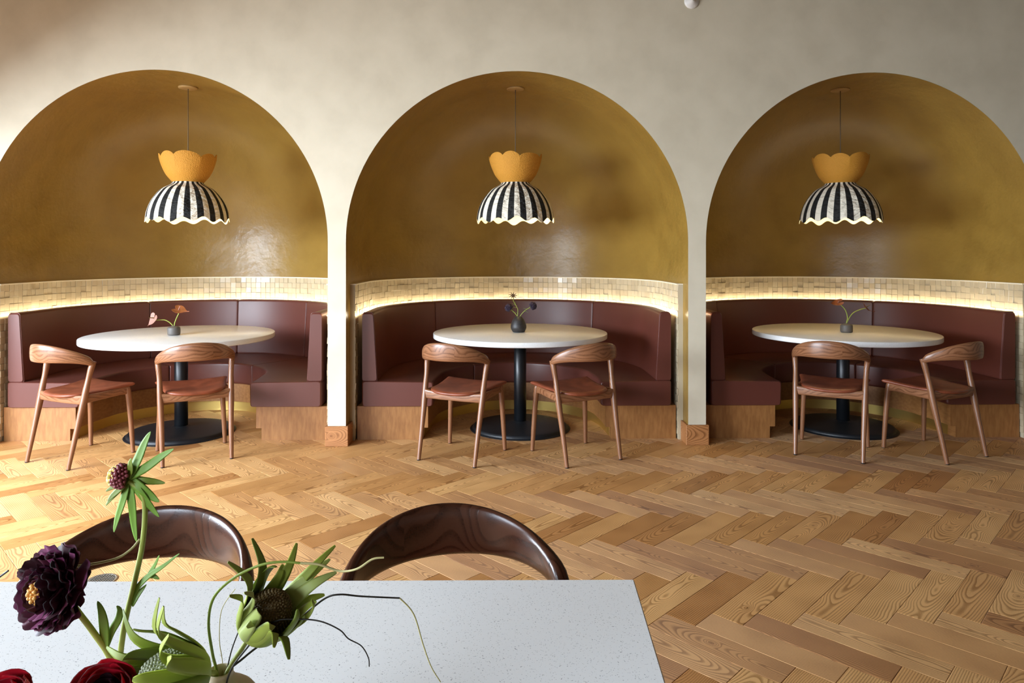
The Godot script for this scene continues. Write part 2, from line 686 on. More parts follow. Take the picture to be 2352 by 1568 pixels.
func build_room() -> void:
	# the niche wall: front sheet with three arched holes, and a back sheet a little behind it
	var b := MB.new()
	for face in [[WALL_D, 1.0], [WALL_D + 0.05, -1.0]]:
		var d: float = face[0]
		var n := Vector3(0, 0, face[1])
		var edges := [LEFT_X]
		for c in NICHES:
			edges.append(c - RAD); edges.append(c + RAD)
		edges.append(RIGHT_X)
		for k in 4:
			b.poly([P(edges[k * 2], 0, d), P(edges[k * 2 + 1], 0, d), P(edges[k * 2 + 1], TOP, d), P(edges[k * 2], TOP, d)], n)
		for c in NICHES:
			for k in 96:
				var a0 := PI * k / 96.0
				var a1 := PI * (k + 1) / 96.0
				var p0 := Vector2(c - cos(a0) * RAD, SPRING + sin(a0) * RAD)
				var p1 := Vector2(c - cos(a1) * RAD, SPRING + sin(a1) * RAD)
				b.poly([P(p0.x, p0.y, d), P(p1.x, p1.y, d), P(p1.x, TOP, d), P(p0.x, TOP, d)], n)
	struct("wall_back", b.mesh(), M["limewash"])
	# pillar feet of oak
	var foot_no := 0
	for x in [NICHES[0] + RAD, NICHES[1] + RAD, NICHES[0] - RAD - 0.132, NICHES[2] + RAD]:
		foot_no += 1
		var o := struct("trim_%d" % foot_no, box_mesh(Vector3(0.132 + 0.034, 0.145, 0.185), 0.003), M["plinth_oak"])
		o.position = P(x + 0.066, 0.0725, WALL_D + 0.0765)
	# the other walls
	var sub := MB.new()
	sub.box(Vector3((LEFT_X + RIGHT_X) / 2, -0.06, -1.6), Vector3(RIGHT_X - LEFT_X + .4, 0.1, 11.6), 0.0)
	struct("floor", sub.mesh(), M["joint"])
	slab_at("ceiling", Vector3((LEFT_X + RIGHT_X) / 2, TOP + 0.05, -0.6), Vector3(RIGHT_X - LEFT_X + .4, 0.1, 9.6), "ceiling_paint")
	cut_wall("wall_left", Vector3(LEFT_X - 0.06, TOP / 2, -0.6), Vector3(0.12, TOP, 9.4), [[-3.55, -1.65, 0.25, 3.15], [-1.35, 0.55, 0.25, 3.15]], "plain_wall")
	slab_at("wall_right", Vector3(RIGHT_X + 0.06, TOP / 2, -0.6), Vector3(0.12, TOP, 9.4), "plain_wall")
	cut_wall("wall_front", Vector3((LEFT_X + RIGHT_X) / 2, TOP / 2, BACK_Z + 0.06), Vector3(RIGHT_X - LEFT_X + .2, TOP, 0.12), [[-4.35, -1.65, 0.9, 3.0]], "plain_wall")
	window(Vector3(LEFT_X - 0.04, 1.70, -0.4), 1.9, 2.9, true, 1)
	window(Vector3(LEFT_X - 0.04, 1.70, -2.6), 1.9, 2.9, true, 1)
	window(Vector3(-3.0, 1.95, BACK_Z + 0.04), 2.7, 2.1, false, 2)
	# wall fitting that just shows at the top edge of the view
	var t := thing("ceiling_sprinkler", "small white sprinkler rosette high on the wall above the right pillar", "sprinkler", P(1.385, 3.224, WALL_D - 0.001))
	var r := MB.new()
	r.lathe([Vector2(0.001, 0.03), Vector2(0.012, 0.03), Vector2(0.02, 0.022), Vector2(0.045, 0.012), Vector2(0.055, 0.002), Vector2(0.055, 0.0)], 24)
	r.moved(Transform3D(Basis(Vector3.RIGHT, PI / 2), Vector3.ZERO))
	part("rosette", r.mesh(), M["white_metal"], t)
	part("nozzle", box_mesh(Vector3(0.014, 0.014, 0.03), 0.003), M["steel"], t, Vector3(0.004, 0.0, 0.04))
	# round floor grille
	t = thing("floor_grille", "round metal mesh floor grille half hidden by the table edge", "floor grille", P(-1.70, 0.0, 3.01))
	r = MB.new()
	r.lathe([Vector2(0.052, 0.0), Vector2(0.054, 0.003), Vector2(0.060, 0.003), Vector2(0.061, 0.0)], 32)
	part("rim", r.mesh(), M["steel"], t)
	r = MB.new()
	r.lathe([Vector2(0.001, 0.0004), Vector2(0.052, 0.0004), Vector2(0.052, 0.0)], 32)
	part("pan", r.mesh(), M["dark_void"], t)
	for k in 9:
		var off := -0.044 + 0.011 * k
		var half := sqrt(0.053 * 0.053 - off * off)
		part("bar", box_mesh(Vector3(half * 2, 0.0022, 0.003)), M["steel"], t, Vector3(0, 0.0018, off))
		part("bar", box_mesh(Vector3(0.003, 0.0022, half * 2)), M["steel"], t, Vector3(off, 0.0024, 0))


func build_floor() -> void:
	var floor_node := get_node("floor")
	# board lying along +X, thin chamfers on its upper edges; the top is at y = 0
	var w := PLANK_W / 2 - 0.0004
	var l := PLANK_L / 2 - 0.0004
	var e := 0.0019
	var boards := []
	for flip in [[1.0, 1.0], [-1.0, 1.0], [1.0, -1.0], [-1.0, -1.0]]:
		var b := MB.new()
		var uvf := func(p: Vector3) -> Vector2:
			return Vector2(p.x * flip[0] / (2 * l) * 0.98 + .5, p.z * flip[1] / (2 * w) * 0.96 + .5)
		var rings := [[l - e, w - e, 0.0], [l, w, -e * 0.55], [l, w, -0.008]]
		var c := []
		for q in rings:
			c.append([Vector3(-q[0], q[2], -q[1]), Vector3(q[0], q[2], -q[1]), Vector3(q[0], q[2], q[1]), Vector3(-q[0], q[2], q[1])])
		b.poly(c[0], Vector3.UP, c[0].map(uvf))
		for k in 2:
			for j in 4:
				var f := [c[k][j], c[k][(j + 1) % 4], c[k + 1][(j + 1) % 4], c[k + 1][j]]
				b.poly(f, (f[0] + f[1]) * Vector3(1, 0, 1) + Vector3.UP * 0.05, f.map(uvf))
		boards.append(b.mesh())
	# herringbone lattice, anchored where the photograph shows a joint corner
	var p := PLANK_W * sqrt(2.0)
	var q := PLANK_L * sqrt(2.0)
	var x0 := 0.00263
	var d0 := 4.39278
	var s := sqrt(0.5)
	var list := []
	for row in range(-4, 7):
		for k in range(-36, 37):
			for kind in 2:
				# kind 0 runs down to the right: its near corner is the anchor; kind 1 runs down to the left
				var nx := x0 + k * p
				var nd := d0 - q * row
				var c: Vector2
				if kind == 0:
					c = Vector2(nx, nd) + Vector2(-s, s) * (PLANK_L / 2) + Vector2(s, s) * (PLANK_W / 2)
				else:
					# its upper-left long side starts at the right corner of a kind-0 end
					c = Vector2(nx, nd) + Vector2(s, s) * PLANK_W + Vector2(-s, -s) * (PLANK_L / 2) + Vector2(s, -s) * (PLANK_W / 2)
				if c.y < 0.0 or c.y > 6.5 or absf(c.x - c.y * 0.015) > c.y * 0.735 + 1.0:
					continue
				if c.y > WALL_D + 0.42:
					var inside := false
					for nch in NICHES:
						if absf(c.x - nch) < 1.0 and c.y < 6.45:
							inside = true
					if not inside:
						continue
				var seen: bool = absf(c.x - c.y * 0.015) < c.y * 0.735 + 0.25 and c.y > 2.2
				if c.y < 2.2 and c.x > 0.0:
					seen = true
				list.append([c, kind, seen])
	list.sort_custom(func(a, b): return (a[0].y if a[2] else a[0].y + 100.0) < (b[0].y if b[2] else b[0].y + 100.0))
	var rest := {}
	for i in list.size():
		var c: Vector2 = list[i][0]
		var kind: int = list[i][1]
		var turn := -PI / 4 if kind == 0 else PI / 4
		if rng.randf() < 0.5:
			turn += PI
		var g := rng.randi() % 8
		var tone: int = [0, 0, 1, 1, 2, 2, 0, 3][rng.randi() % 8]
		var t := Transform3D(Basis(Vector3.UP, turn) * Basis(Vector3.RIGHT, rng.randf_range(-0.0016, 0.0016)), P(c.x, rng.randf_range(-0.0003, 0.0), c.y))
		var m: Material = M["oak_%d" % (g * 4 + tone)]
		var bm: Mesh = boards[rng.randi() % 4]
		if i < 300:
			piece("plank", i, bm, m, floor_node, t)
		else:
			var key := g * 4 + tone
			if not rest.has(key):
				rest[key] = SurfaceTool.new()
				rest[key].begin(Mesh.PRIMITIVE_TRIANGLES)
			rest[key].append_from(bm, 0, t)
	var far := ArrayMesh.new()
	var keys := rest.keys()
	keys.sort()
	for key in keys:
		rest[key].commit(far)
		far.surface_set_material(far.get_surface_count() - 1, M["oak_%d" % key])
	var o := MeshInstance3D.new()
	o.name = "parquet"
	o.mesh = far
	o.set_meta("kind", "stuff")
	floor_node.add_child(o, true)


# ---------------------------------------------------------------- niches and benches
# plan of a niche at radius r: |t| up to PI/2 is the round back, beyond it the straight sides
func plan(c: float, r: float, t: float, y: float) -> Vector3:
	if absf(t) <= PI / 2:
		return P(c + r * sin(t), y, CEN_D + r * cos(t))
	return P(c + r * signf(t), y, CEN_D - (absf(t) - PI / 2))


func spread(a: float, b: float, n: int) -> Array:
	var out := []
	for i in n + 1:
		out.append(lerpf(a, b, float(i) / n))
	return out


func build_niche(i: int) -> void:
	var c: float = NICHES[i]
	var reach := PI / 2 + CEN_D - WALL_D
	var ts := spread(-reach, -PI / 2, 4) + spread(-PI / 2, PI / 2, 64).slice(1) + spread(PI / 2, reach, 4).slice(1)
	var b := MB.new()
	for side in [[RAD, false], [RAD + 0.055, true]]:
		var r: float = side[0]
		var rows := []
		for y in [0.0, 0.5, 1.0, SPRING]:
			var row := PackedVector3Array()
			for t in ts:
				row.append(plan(c, r, t, y))
			rows.append(row)
		for k in range(1, 25):
			var a := PI / 2 * k / 24.0
			var row := PackedVector3Array()
			for t in ts:
				row.append(plan(c, r * cos(a), t, SPRING + r * sin(a)))
			rows.append(row)
		b.sheet(rows, 1, P(c, 1.3, CEN_D), 1.0, 1.0, side[1])
	var shell := struct(["wall_left_niche", "wall_middle_niche", "wall_right_niche"][i], b.mesh(), M["gold_plaster"])
	# tiled band: backing, capping line and hand-made tiles
	var rt := RAD - 0.034
	var top := 1.157
	var t_end := PI / 2 + CEN_D - 5.235
	var tt := spread(-t_end, -PI / 2, 4) + spread(-PI / 2, PI / 2, 60).slice(1) + spread(PI / 2, t_end, 4).slice(1)
	b = MB.new()
	var rows := []
	for t in tt:
		var ring := PackedVector3Array()
		for q in [[rt, 0.0], [rt, top], [RAD + 0.02, top], [RAD + 0.02, 0.0]]:
			ring.append(plan(c, q[0], t, q[1]))
		rows.append(ring)
	b.skin(rows, -1)
	var band := part("tile_band", b.mesh(), M["grout"], shell)
	b = MB.new()
	rows = []
	for t in tt:
		var ring := PackedVector3Array()
		for q in [[rt - 0.012, top - 0.001], [rt - 0.012, top + 0.008], [RAD + 0.02, top + 0.008], [RAD + 0.02, top - 0.001]]:
			ring.append(plan(c, q[0], t, q[1]))
		rows.append(ring)
	b.skin(rows, -1)
	part("capping", b.mesh(), M["tile_trim"], shell)
	var pitch := 0.0487
	var tile := box_mesh(Vector3(0.0478, 0.0478, 0.009), 0.0014)
	var total := PI * rt + 2.0 * (CEN_D - 5.235)
	var cols := int(total / pitch)
	var places := []
	for col in cols:
		var s := -total / 2 + total * (col + 0.5) / cols
		var t := s / rt
		if absf(s) > PI / 2 * rt:
			t = signf(s) * (PI / 2 + absf(s) - PI / 2 * rt)
		var rows_n := 5
		if col < 2 or col >= cols - 2:
			rows_n = 23
		for row in rows_n:
			places.append([t, row, row * 0.7 + absf(t)])
	places.sort_custom(func(a, bb): return a[2] < bb[2])
	var spare := SurfaceTool.new()
	spare.begin(Mesh.PRIMITIVE_TRIANGLES)
	for n in places.size():
		var t: float = places[n][0]
		var y: float = top - pitch * (places[n][1] + 0.5)
		var at := plan(c, rt, t, y)
		var ang := clampf(t, -PI / 2, PI / 2)
		var inward := Vector3(-sin(ang), 0, cos(ang))
		at += inward * rng.randf_range(-0.001, 0.0045)
		var basis := Basis(Vector3.UP, -ang) * Basis.from_euler(Vector3(rng.randfn(0.0, 0.035), rng.randfn(0.0, 0.028), rng.randfn(0.0, 0.006)))
		var tr := Transform3D(basis, at)
		if n < 300:
			piece("tile", n, tile, M["zellige_%d" % (rng.randi() % 4)], band, tr)
		else:
			spare.append_from(tile, 0, tr)
	var o := MeshInstance3D.new()
	o.name = "tile_field"
	o.mesh = spare.commit()
	o.material_override = M["zellige_1"]
	o.set_meta("kind", "stuff")
	band.add_child(o, true)


# closed profile [[radius, height], ...] swept from t0 to t1 with softly rounded ends
func pad(c: float, prof: Callable, t0: float, t1: float, soft: float) -> ArrayMesh:
	var b := MB.new()
	var steps := maxi(6, int(absf(t1 - t0) * 18))
	var rows := []
	var list := []
	var e := 0.022
	for q in [[0.0, 1.0], [0.12, 0.55], [0.35, 0.22], [0.7, 0.06]]:
		list.append([t0 + e * q[0], q[1]])
	for t in spread(t0 + e, t1 - e, steps):
		list.append([t, 0.0])
	for q in [[0.7, 0.06], [0.35, 0.22], [0.12, 0.55], [0.0, 1.0]]:
		list.append([t1 - e * q[0], q[1]])
	for q in list:
		var pr: Array = prof.call(q[0])
		var mid := Vector2.ZERO
		for v in pr:
			mid += v
		mid /= pr.size()
		var ring := PackedVector3Array()
		for v in pr:
			var w: Vector2 = v - (v - mid).normalized() * soft * q[1]
			ring.append(plan(c, w.x, q[0], w.y))
		rows.append(ring)
	b.skin(rows, 1, 1.0, 1.0, true, 2)
	return b.mesh()


# rounded quadrilateral: corners in order, each with its radius
func soft_quad(k: Array, rad: float) -> Array:
	var out := []
	for i in 4:
		var p: Vector2 = k[i]
		var a: Vector2 = (k[(i + 3) % 4] - p).normalized()
		var b: Vector2 = (k[(i + 1) % 4] - p).normalized()
		for j in 5:
			var u := j / 4.0
			out.append((p + a * rad).lerp(p, u).lerp(p.lerp(p + b * rad, u), u))
	return out


func build_booth(i: int) -> void:
	var c: float = NICHES[i]
	var side: String = ["left", "middle", "right"][i]
	var t := thing("banquette", "curved oxblood leather banquette on an oak base in the %s arched niche" % side, "banquette", Vector3.ZERO, 0.0, "banquettes in the niches")
	var t_front := PI / 2 + CEN_D - 5.25
	var flare := func(x: float) -> float:
		return 0.115 * smoothstep(0.75, t_front, absf(x))
	# back
	var back := func(_x: float) -> Array:
		return soft_quad([Vector2(1.045, 0.43), Vector2(1.075, 0.95), Vector2(1.158, 0.95), Vector2(1.158, 0.43)], 0.022)
	var seat := func(x: float) -> Array:
		return soft_quad([Vector2(0.512 + flare.call(x), 0.25), Vector2(0.508 + flare.call(x), 0.432), Vector2(1.158, 0.44), Vector2(1.158, 0.25)], 0.022)
	var cuts := [-t_front, -0.745, 0.745, t_front]
	if i == 0:
		cuts = [-t_front, -0.745, -0.03, 0.70, t_front]
	for k in cuts.size() - 1:
		part("back_panel", pad(c, back, cuts[k] + 0.002, cuts[k + 1] - 0.002, 0.012), M["oxblood_leather"], t)
	cuts = [-t_front - 0.012, -0.76, 0.76, t_front + 0.012]
	for k in cuts.size() - 1:
		part("seat_cushion", pad(c, seat, cuts[k] + 0.002, cuts[k + 1] - 0.002, 0.012), M["oxblood_leather"], t)
	# piping round the front ends of the back
	for s in [-1.0, 1.0]:
		var loop := []
		for v in back.call(0.0):
			var w: Vector2 = v
			loop.append(plan(c, w.x, s * (t_front - 0.012), w.y))
		loop = loop.slice(2, 12)
		var rr := []
		for v in loop:
			rr.append(0.0032)
		var b := MB.new()
		b.stem(loop, rr, 6)
		part("piping", b.mesh(), M["oxblood_leather"], t)
	# oak base with a recessed brass toe kick
	var tb := PI / 2 + CEN_D - 5.263
	var b := MB.new()
	var rows := []
	var tt := spread(-tb, -PI / 2, 5) + spread(-PI / 2, PI / 2, 48).slice(1) + spread(PI / 2, tb, 5).slice(1)
	for x in tt:
		var ring := PackedVector3Array()
		for q in [[0.552 + flare.call(x), 0.25], [0.552 + flare.call(x), 0.088], [0.592 + flare.call(x), 0.088], [0.592 + flare.call(x), 0.0], [1.195, 0.0], [1.195, 0.25]]:
			ring.append(plan(c, q[0], x, q[1]))
		rows.append(ring)
	b.skin(rows, -1, 3.0, 6.0)
	part("base", b.mesh(), M["bench_oak"], t)
	b = MB.new()
	rows = []
	var upper := PackedVector3Array()
	var lower := PackedVector3Array()
	for x in tt.slice(1, tt.size() - 1):
		var ring := PackedVector3Array()
		for q in [[0.5892 + flare.call(x), 0.0], [0.5892 + flare.call(x), 0.086], [0.594 + flare.call(x), 0.086], [0.594 + flare.call(x), 0.0]]:
			ring.append(plan(c, q[0], x, q[1]))
		rows.append(ring)
		lower.append(plan(c, 0.5888 + flare.call(x), x, 0.0))
		upper.append(plan(c, 0.5888 + flare.call(x), x, 0.086))
	b.skin(rows, -1)
	b.sheet([lower, upper], 3, P(c, 0.05, 5.6))
	part("toe_kick", b.mesh(), M["brass"], t)
	# light strip hidden between the bench back and the tiles
	var strip := thing("led_strip", "hidden warm light strip glowing behind the back of the %s banquette" % side, "light strip", Vector3.ZERO, 0.0, "light strips behind the banquettes")
	b = MB.new()
	rows = []
	var tl := spread(-t_front + 0.12, t_front - 0.12, 26)
	for x in tl:
		var ring := PackedVector3Array()
		for q in [[1.164, 0.915], [1.164, 0.921], [1.174, 0.921], [1.174, 0.915]]:
			ring.append(plan(c, q[0], x, q[1]))
		rows.append(ring)
	b.skin(rows, -1)
	part("diffuser", b.mesh(), M["led"], strip)
	var n := 11
	for k in n:
		var x := lerpf(-t_front + 0.17, t_front - 0.17, k / float(n - 1))
		var l := AreaLight3D.new()
		l.name = "strip_light"
		l.area_size = Vector2(0.425, 0.014)
		l.light_energy = 0.056
		l.light_color = Color(1.0, 0.94, 0.82)
		l.area_range = 20.0
		l.shadow_enabled = true
		var ang := clampf(x, -PI / 2, PI / 2)
		var out := Vector3(sin(ang), 0, -cos(ang))
		l.position = plan(c, 1.163, x, 0.924)
		l.basis = Basis.looking_at((Vector3.UP + out * 0.55).normalized(), out)
		strip.add_child(l, true)


# ---------------------------------------------------------------- tables, lamps
const TABLES := [[-2.483, 5.484], [0.150, 5.603], [2.737, 5.584]]


func build_tables() -> void:
	var top := MB.new()
	top.lathe([Vector2(0.002, 0.7265), Vector2(0.686, 0.7265), Vector2(0.6895, 0.729), Vector2(0.69, 0.732), Vector2(0.69, 0.7595), Vector2(0.6885, 0.7635), Vector2(0.685, 0.765), Vector2(0.002, 0.765)], 128)
	var base := MB.new()
	base.lathe(through([Vector2(0.002, 0.0), Vector2(0.372, 0.0), Vector2(0.378, 0.008), Vector2(0.374, 0.022), Vector2(0.35, 0.032), Vector2(0.22, 0.042), Vector2(0.085, 0.052), Vector2(0.052, 0.060), Vector2(0.002, 0.060)], 4), 96)
	var col := MB.new()
	col.lathe([Vector2(0.0488, 0.05), Vector2(0.0488, 0.722)], 48)
	var plate := MB.new()
	plate.lathe([Vector2(0.002, 0.713), Vector2(0.24, 0.713), Vector2(0.25, 0.718), Vector2(0.25, 0.7265), Vector2(0.002, 0.7265)], 48)
	for i in 3:
		var q = TABLES[i]
		var t := thing("round_table", "round white quartz table on a black pedestal in front of the %s banquette" % ["left", "middle", "right"][i], "table", P(q[0], 0.0005, q[1]), 0.0, "round tables in the niches")
		part("tabletop", top.mesh(), M["quartz"], t)
		part("column", col.mesh(), M["black_tube"], t)
		part("base", base.mesh(), M["black_iron"], t)
		part("mounting_plate", plate.mesh(), M["black_iron"], t)


func scalloped(profile: Array, seg: int, wave: Callable, from: float) -> Array:
	# lathe rows; the last part of the profile follows the wave
	var rows := []
	for k in profile.size():
		var f := clampf((k / float(profile.size() - 1) - from) / (1.0 - from), 0.0, 1.0)
		var ring := PackedVector3Array()
		for j in seg:
			var a := TAU * j / seg
			var w: float = wave.call(a) * f
			ring.append(Vector3(cos(a) * profile[k].x, profile[k].y + w, -sin(a) * profile[k].x))
		rows.append(ring)
	return rows


func build_lamps() -> void:
	var shade_pts := through([Vector2(0.112, 1.958), Vector2(0.122, 1.942), Vector2(0.141, 1.929), Vector2(0.200, 1.893), Vector2(0.263, 1.811), Vector2(0.297, 1.727), Vector2(0.3085, 1.655)], 6)
	var bowl_pts := through([Vector2(0.112, 1.953), Vector2(0.140, 1.985), Vector2(0.166, 2.021), Vector2(0.194, 2.084), Vector2(0.2095, 2.135), Vector2(0.2125, 2.165)], 5)
	for i in 3:
		var c: float = [-2.490, 0.113, 2.733][i]
		var t := thing("pendant_lamp", "scalloped papier-mache pendant, ochre bowl over striped shade, above the %s table" % ["left", "middle", "right"][i], "pendant lamp", P(c, 0, 5.62), [0.0, 2.3, 4.1][i], "pendant lamps in the niches")
		var ph: float = i * 2.0
		var low := func(a: float) -> float:
			return 0.016 * sin(a * 13.0 + ph + 0.7 * sin(a * 2.0)) + 0.007 * sin(a * 5.0 + ph) - 0.002
		var high := func(a: float) -> float:
			var k := absf(sin(a * 4.0 + ph + 0.35 * sin(a * 3.0)))
			return 0.040 * sqrt(k) - 0.026 + 0.006 * sin(a * 3.0 + ph)
		var b := MB.new()
		var rows := scalloped(shade_pts, 200, low, 0.55)
		b.sheet(rows, 1, Vector3(0, 1.8, 0), 1.0, 1.0, true, true)
		part("shade", b.mesh(), M["striped_pulp"], t)
		b = MB.new()
		var inner := []
		for p in shade_pts:
			inner.append(Vector2(p.x - 0.004, p.y - 0.001))
		var lining := scalloped(inner, 200, low, 0.55)
		b.sheet(lining, 1, Vector3(0, 1.8, 0), 1.0, 1.0, false, true)
		b.sheet([rows[-1], lining[-1]], 2, Vector3(0, 0, 0), 1.0, 1.0, false, true)
		part("lining", b.mesh(), M["shade_lining"], t)
		b = MB.new()
		rows = scalloped(bowl_pts, 200, high, 0.5)
		b.sheet(rows, 1, Vector3(0, 2.1, 0), 1.0, 1.0, true, true)
		inner = []
		for p in bowl_pts:
			inner.append(Vector2(p.x - 0.005, p.y + 0.001))
		lining = scalloped(inner, 200, high, 0.5)
		b.sheet(lining, 1, Vector3(0, 2.1, 0), 1.0, 1.0, false, true)
		b.sheet([rows[-1], lining[-1]], 2, Vector3(0, 5, 0), 1.0, 1.0, false, true)
		part("bowl", b.mesh(), M["ochre_pulp"], t)
		b = MB.new()
		b.lathe([Vector2(0.002, 1.944), Vector2(0.113, 1.944), Vector2(0.113, 1.962), Vector2(0.002, 1.962)], 48)
		part("neck_plate", b.mesh(), M["ochre_pulp"], t)
		var crown := SPRING + RAD
		b = MB.new()
		b.lathe([Vector2(0.002, crown - 0.014), Vector2(0.060, crown - 0.014), Vector2(0.072, crown - 0.010), Vector2(0.0735, crown - 0.001), Vector2(0.002, crown - 0.001)], 40)
		part("canopy", b.mesh(), M["canopy_plate"], t)
		b = MB.new()
		b.lathe([Vector2(0.0032, 1.95), Vector2(0.0032, crown - 0.012)], 8)
		part("cord", b.mesh(), M["cord"], t)
		b = MB.new()
		b.lathe([Vector2(0.016, 1.87), Vector2(0.018, 1.945)], 16)
		part("socket", b.mesh(), M["cord"], t)
		b = MB.new()
		b.lathe(through([Vector2(0.001, 1.768), Vector2(0.022, 1.776), Vector2(0.034, 1.80), Vector2(0.030, 1.835), Vector2(0.015, 1.872)], 4), 20)
		part("bulb", b.mesh(), M["bulb_glass"], t)
		var l := OmniLight3D.new()
		l.name = "bulb_light"
		l.light_energy = 0.08
		l.light_color = Color(1.0, 0.87, 0.66)
		l.light_size = 0.03
		l.omni_range = 20.0
		l.omni_attenuation = 2.0
		l.shadow_enabled = true
		l.position = Vector3(0, 1.80, 0)
		t.add_child(l)


# ---------------------------------------------------------------- chairs
func L(x: float, y: float, d: float) -> Vector3:
	return Vector3(x, y, -d)


func make_chair(wood: String, label: String, at: Vector3, turn: float, group: String) -> Node3D:
	var t := thing("dining_chair", label, "chair", at, turn, group)
	var wm: Material = M[wood]
	# backrest: a bent band, high in the middle, its ends sinking into the rear legs
	var b := MB.new()
	var rows := []
	var n := 56
	var rad := 0.2365
	for i in n + 1:
		var s := -1.0 + 2.0 * i / n
		var e := absf(s)
		var end := clampf((e - 0.90) / 0.10, 0.0, 1.0)
		var top := 0.805 - 0.112 * s * s - 0.012 * end * end
		var low := lerpf(0.684, 0.640, e * e * e * e)
		var w := lerpf(0.0115, 0.0185, smoothstep(0.55, 1.0, e))
		if end > 0.0:
			var k := sqrt(maxf(0.0, 1.0 - end * end * 0.85))
			var mid := 0.655
			top = mid + (top - mid) * k
			low = mid + (low - mid) * k
			w *= lerpf(1.0, k, 0.6)
		var a := s * deg_to_rad(85.0)
		var ring := PackedVector3Array()
		for j in 20:
			var q := TAU * j / 20
			var cy := signf(sin(q)) * pow(absf(sin(q)), 0.72)
			var cr := signf(cos(q)) * pow(absf(cos(q)), 0.85)
			var r := rad + cr * w
			ring.append(L(sin(a) * r, (top + low) / 2 + (top - low) / 2 * cy, -0.0485 - cos(a) * r))
		rows.append(ring)
	b.skin(rows, 1, 1.0, 1.6, true, 1)
	part("backrest", b.mesh(), wm, t)
	for s in [-1.0, 1.0]:
		b = MB.new()
		var pts := through([L(0.210 * s, 0.004, -0.227), L(0.213 * s, 0.20, -0.182), L(0.2185 * s, 0.40, -0.135), L(0.2205 * s, 0.47, -0.121), L(0.223 * s, 0.56, -0.101), L(0.2285 * s, 0.635, -0.084), L(0.2340 * s, 0.678, -0.072)], 6)
		var ra := through([0.0135, 0.0165, 0.0200, 0.0190, 0.0165, 0.0185, 0.0175], 6)
		var rb := through([0.0135, 0.0165, 0.0215, 0.0200, 0.0170, 0.0200, 0.0190], 6)
		b.rod(pts, ra, rb, Vector3(0, 0, 1), 14, 0.95, 1.0, 1.4)
		var leg := part("leg", b.mesh(), wm, t)
		b = MB.new()
		b.lathe([Vector2(0.0115, 0.0), Vector2(0.0125, 0.001), Vector2(0.0128, 0.007), Vector2(0.002, 0.007)], 14)
		part("glide", b.mesh(), M["black_rubber"], leg, L(0.210 * s, 0, -0.2275))
		b = MB.new()
		pts = through([L(0.221 * s, 0.004, 0.227), L(0.212 * s, 0.20, 0.219), L(0.203 * s, 0.37, 0.210), L(0.198 * s, 0.44, 0.203), L(0.196 * s, 0.462, 0.198)], 5)
		ra = through([0.0135, 0.0165, 0.0190, 0.0200, 0.0170], 5)
		b.rod(pts, ra, ra, Vector3(0, 0, 1), 14, 0.92, 1.0, 1.0)
		leg = part("leg", b.mesh(), wm, t)
		b = MB.new()
		b.lathe([Vector2(0.0115, 0.0), Vector2(0.0125, 0.001), Vector2(0.0128, 0.007), Vector2(0.002, 0.007)], 14)
		part("glide", b.mesh(), M["black_rubber"], leg, L(0.221 * s, 0, 0.2273))
		# side rail
		b = MB.new()
		pts = through([L(0.218 * s, 0.436, -0.125), L(0.212 * s, 0.436, 0.0), L(0.203 * s, 0.440, 0.13), L(0.198 * s, 0.442, 0.203)], 6)
		ra = through([0.0100, 0.0090, 0.0095, 0.0120], 6)
		rb = through([0.028, 0.024, 0.025, 0.032], 6)
		b.rod(pts, ra, rb, Vector3.UP, 16, 0.42, 1.0, 1.0)
		part("side_rail", b.mesh(), wm, t)
	for q in [["rear_rail", 0.218, 0.428, -0.128, 0.012, 0.026, -0.012], ["front_rail", 0.197, 0.446, 0.205, 0.010, 0.022, 0.006]]:
		b = MB.new()
		var pts := through([L(-q[1], q[2] + 0.004, q[3]), L(-q[1] * 0.55, q[2], q[3] + q[6]), L(0, q[2] - 0.002, q[3] + q[6] * 1.4), L(q[1] * 0.55, q[2], q[3] + q[6]), L(q[1], q[2] + 0.004, q[3])], 5)
		var ra := through([q[4] * 1.25, q[4], q[4], q[4], q[4] * 1.25], 5)
		var rb := through([q[5] * 1.2, q[5], q[5] * 0.9, q[5], q[5] * 1.2], 5)
		b.rod(pts, ra, rb, Vector3.UP, 16, 0.42, 1.0, 1.0)
		part(q[0], b.mesh(), wm, t)
	# leather seat: a shield, straight in front and round behind
	var outline := []
	var half := through([Vector2(0.0, 0.243), Vector2(0.12, 0.243), Vector2(0.205, 0.240), Vector2(0.236, 0.232), Vector2(0.232, 0.20), Vector2(0.214, 0.10), Vector2(0.199, -0.01), Vector2(0.190, -0.085), Vector2(0.165, -0.142), Vector2(0.115, -0.178), Vector2(0.055, -0.192), Vector2(0.0, -0.195)], 4)
	for p in half:
		outline.append(p)
	for k in range(half.size() - 2, 0, -1):
		outline.append(Vector2(-half[k].x, half[k].y))
	var hgt := func(x: float, d: float) -> float:
		var u := (d - 0.02) / 0.22
		return 0.473 + 0.013 * smoothstep(-0.2, 1.0, u) - 0.004 * smoothstep(0.2, -1.0, u) + 0.30 * x * x * (1.0 - 0.3 * u) - 0.005 * (1.0 - minf(1.0, u * u))
	b = MB.new()
	rows = []
	for q in [[0.02, 0.0], [0.3, 0.0], [0.55, 0.0], [0.75, -0.0005], [0.88, -0.002], [0.95, -0.005], [0.985, -0.010], [1.0, -0.016], [0.985, -0.023], [0.95, -0.027], [0.7, -0.028], [0.02, -0.028]]:
		var ring := PackedVector3Array()
		for p in outline:
			var x: float = p.x * q[0]
			var d: float = 0.02 + (p.y - 0.02) * q[0]
			ring.append(L(x, hgt.call(x, d) + q[1], d))
		rows.append(ring)
	b.skin(rows, 1, 1.0, 1.0, true, 1)
	part("seat_pad", b.mesh(), M["tan_leather"], t)
	return t


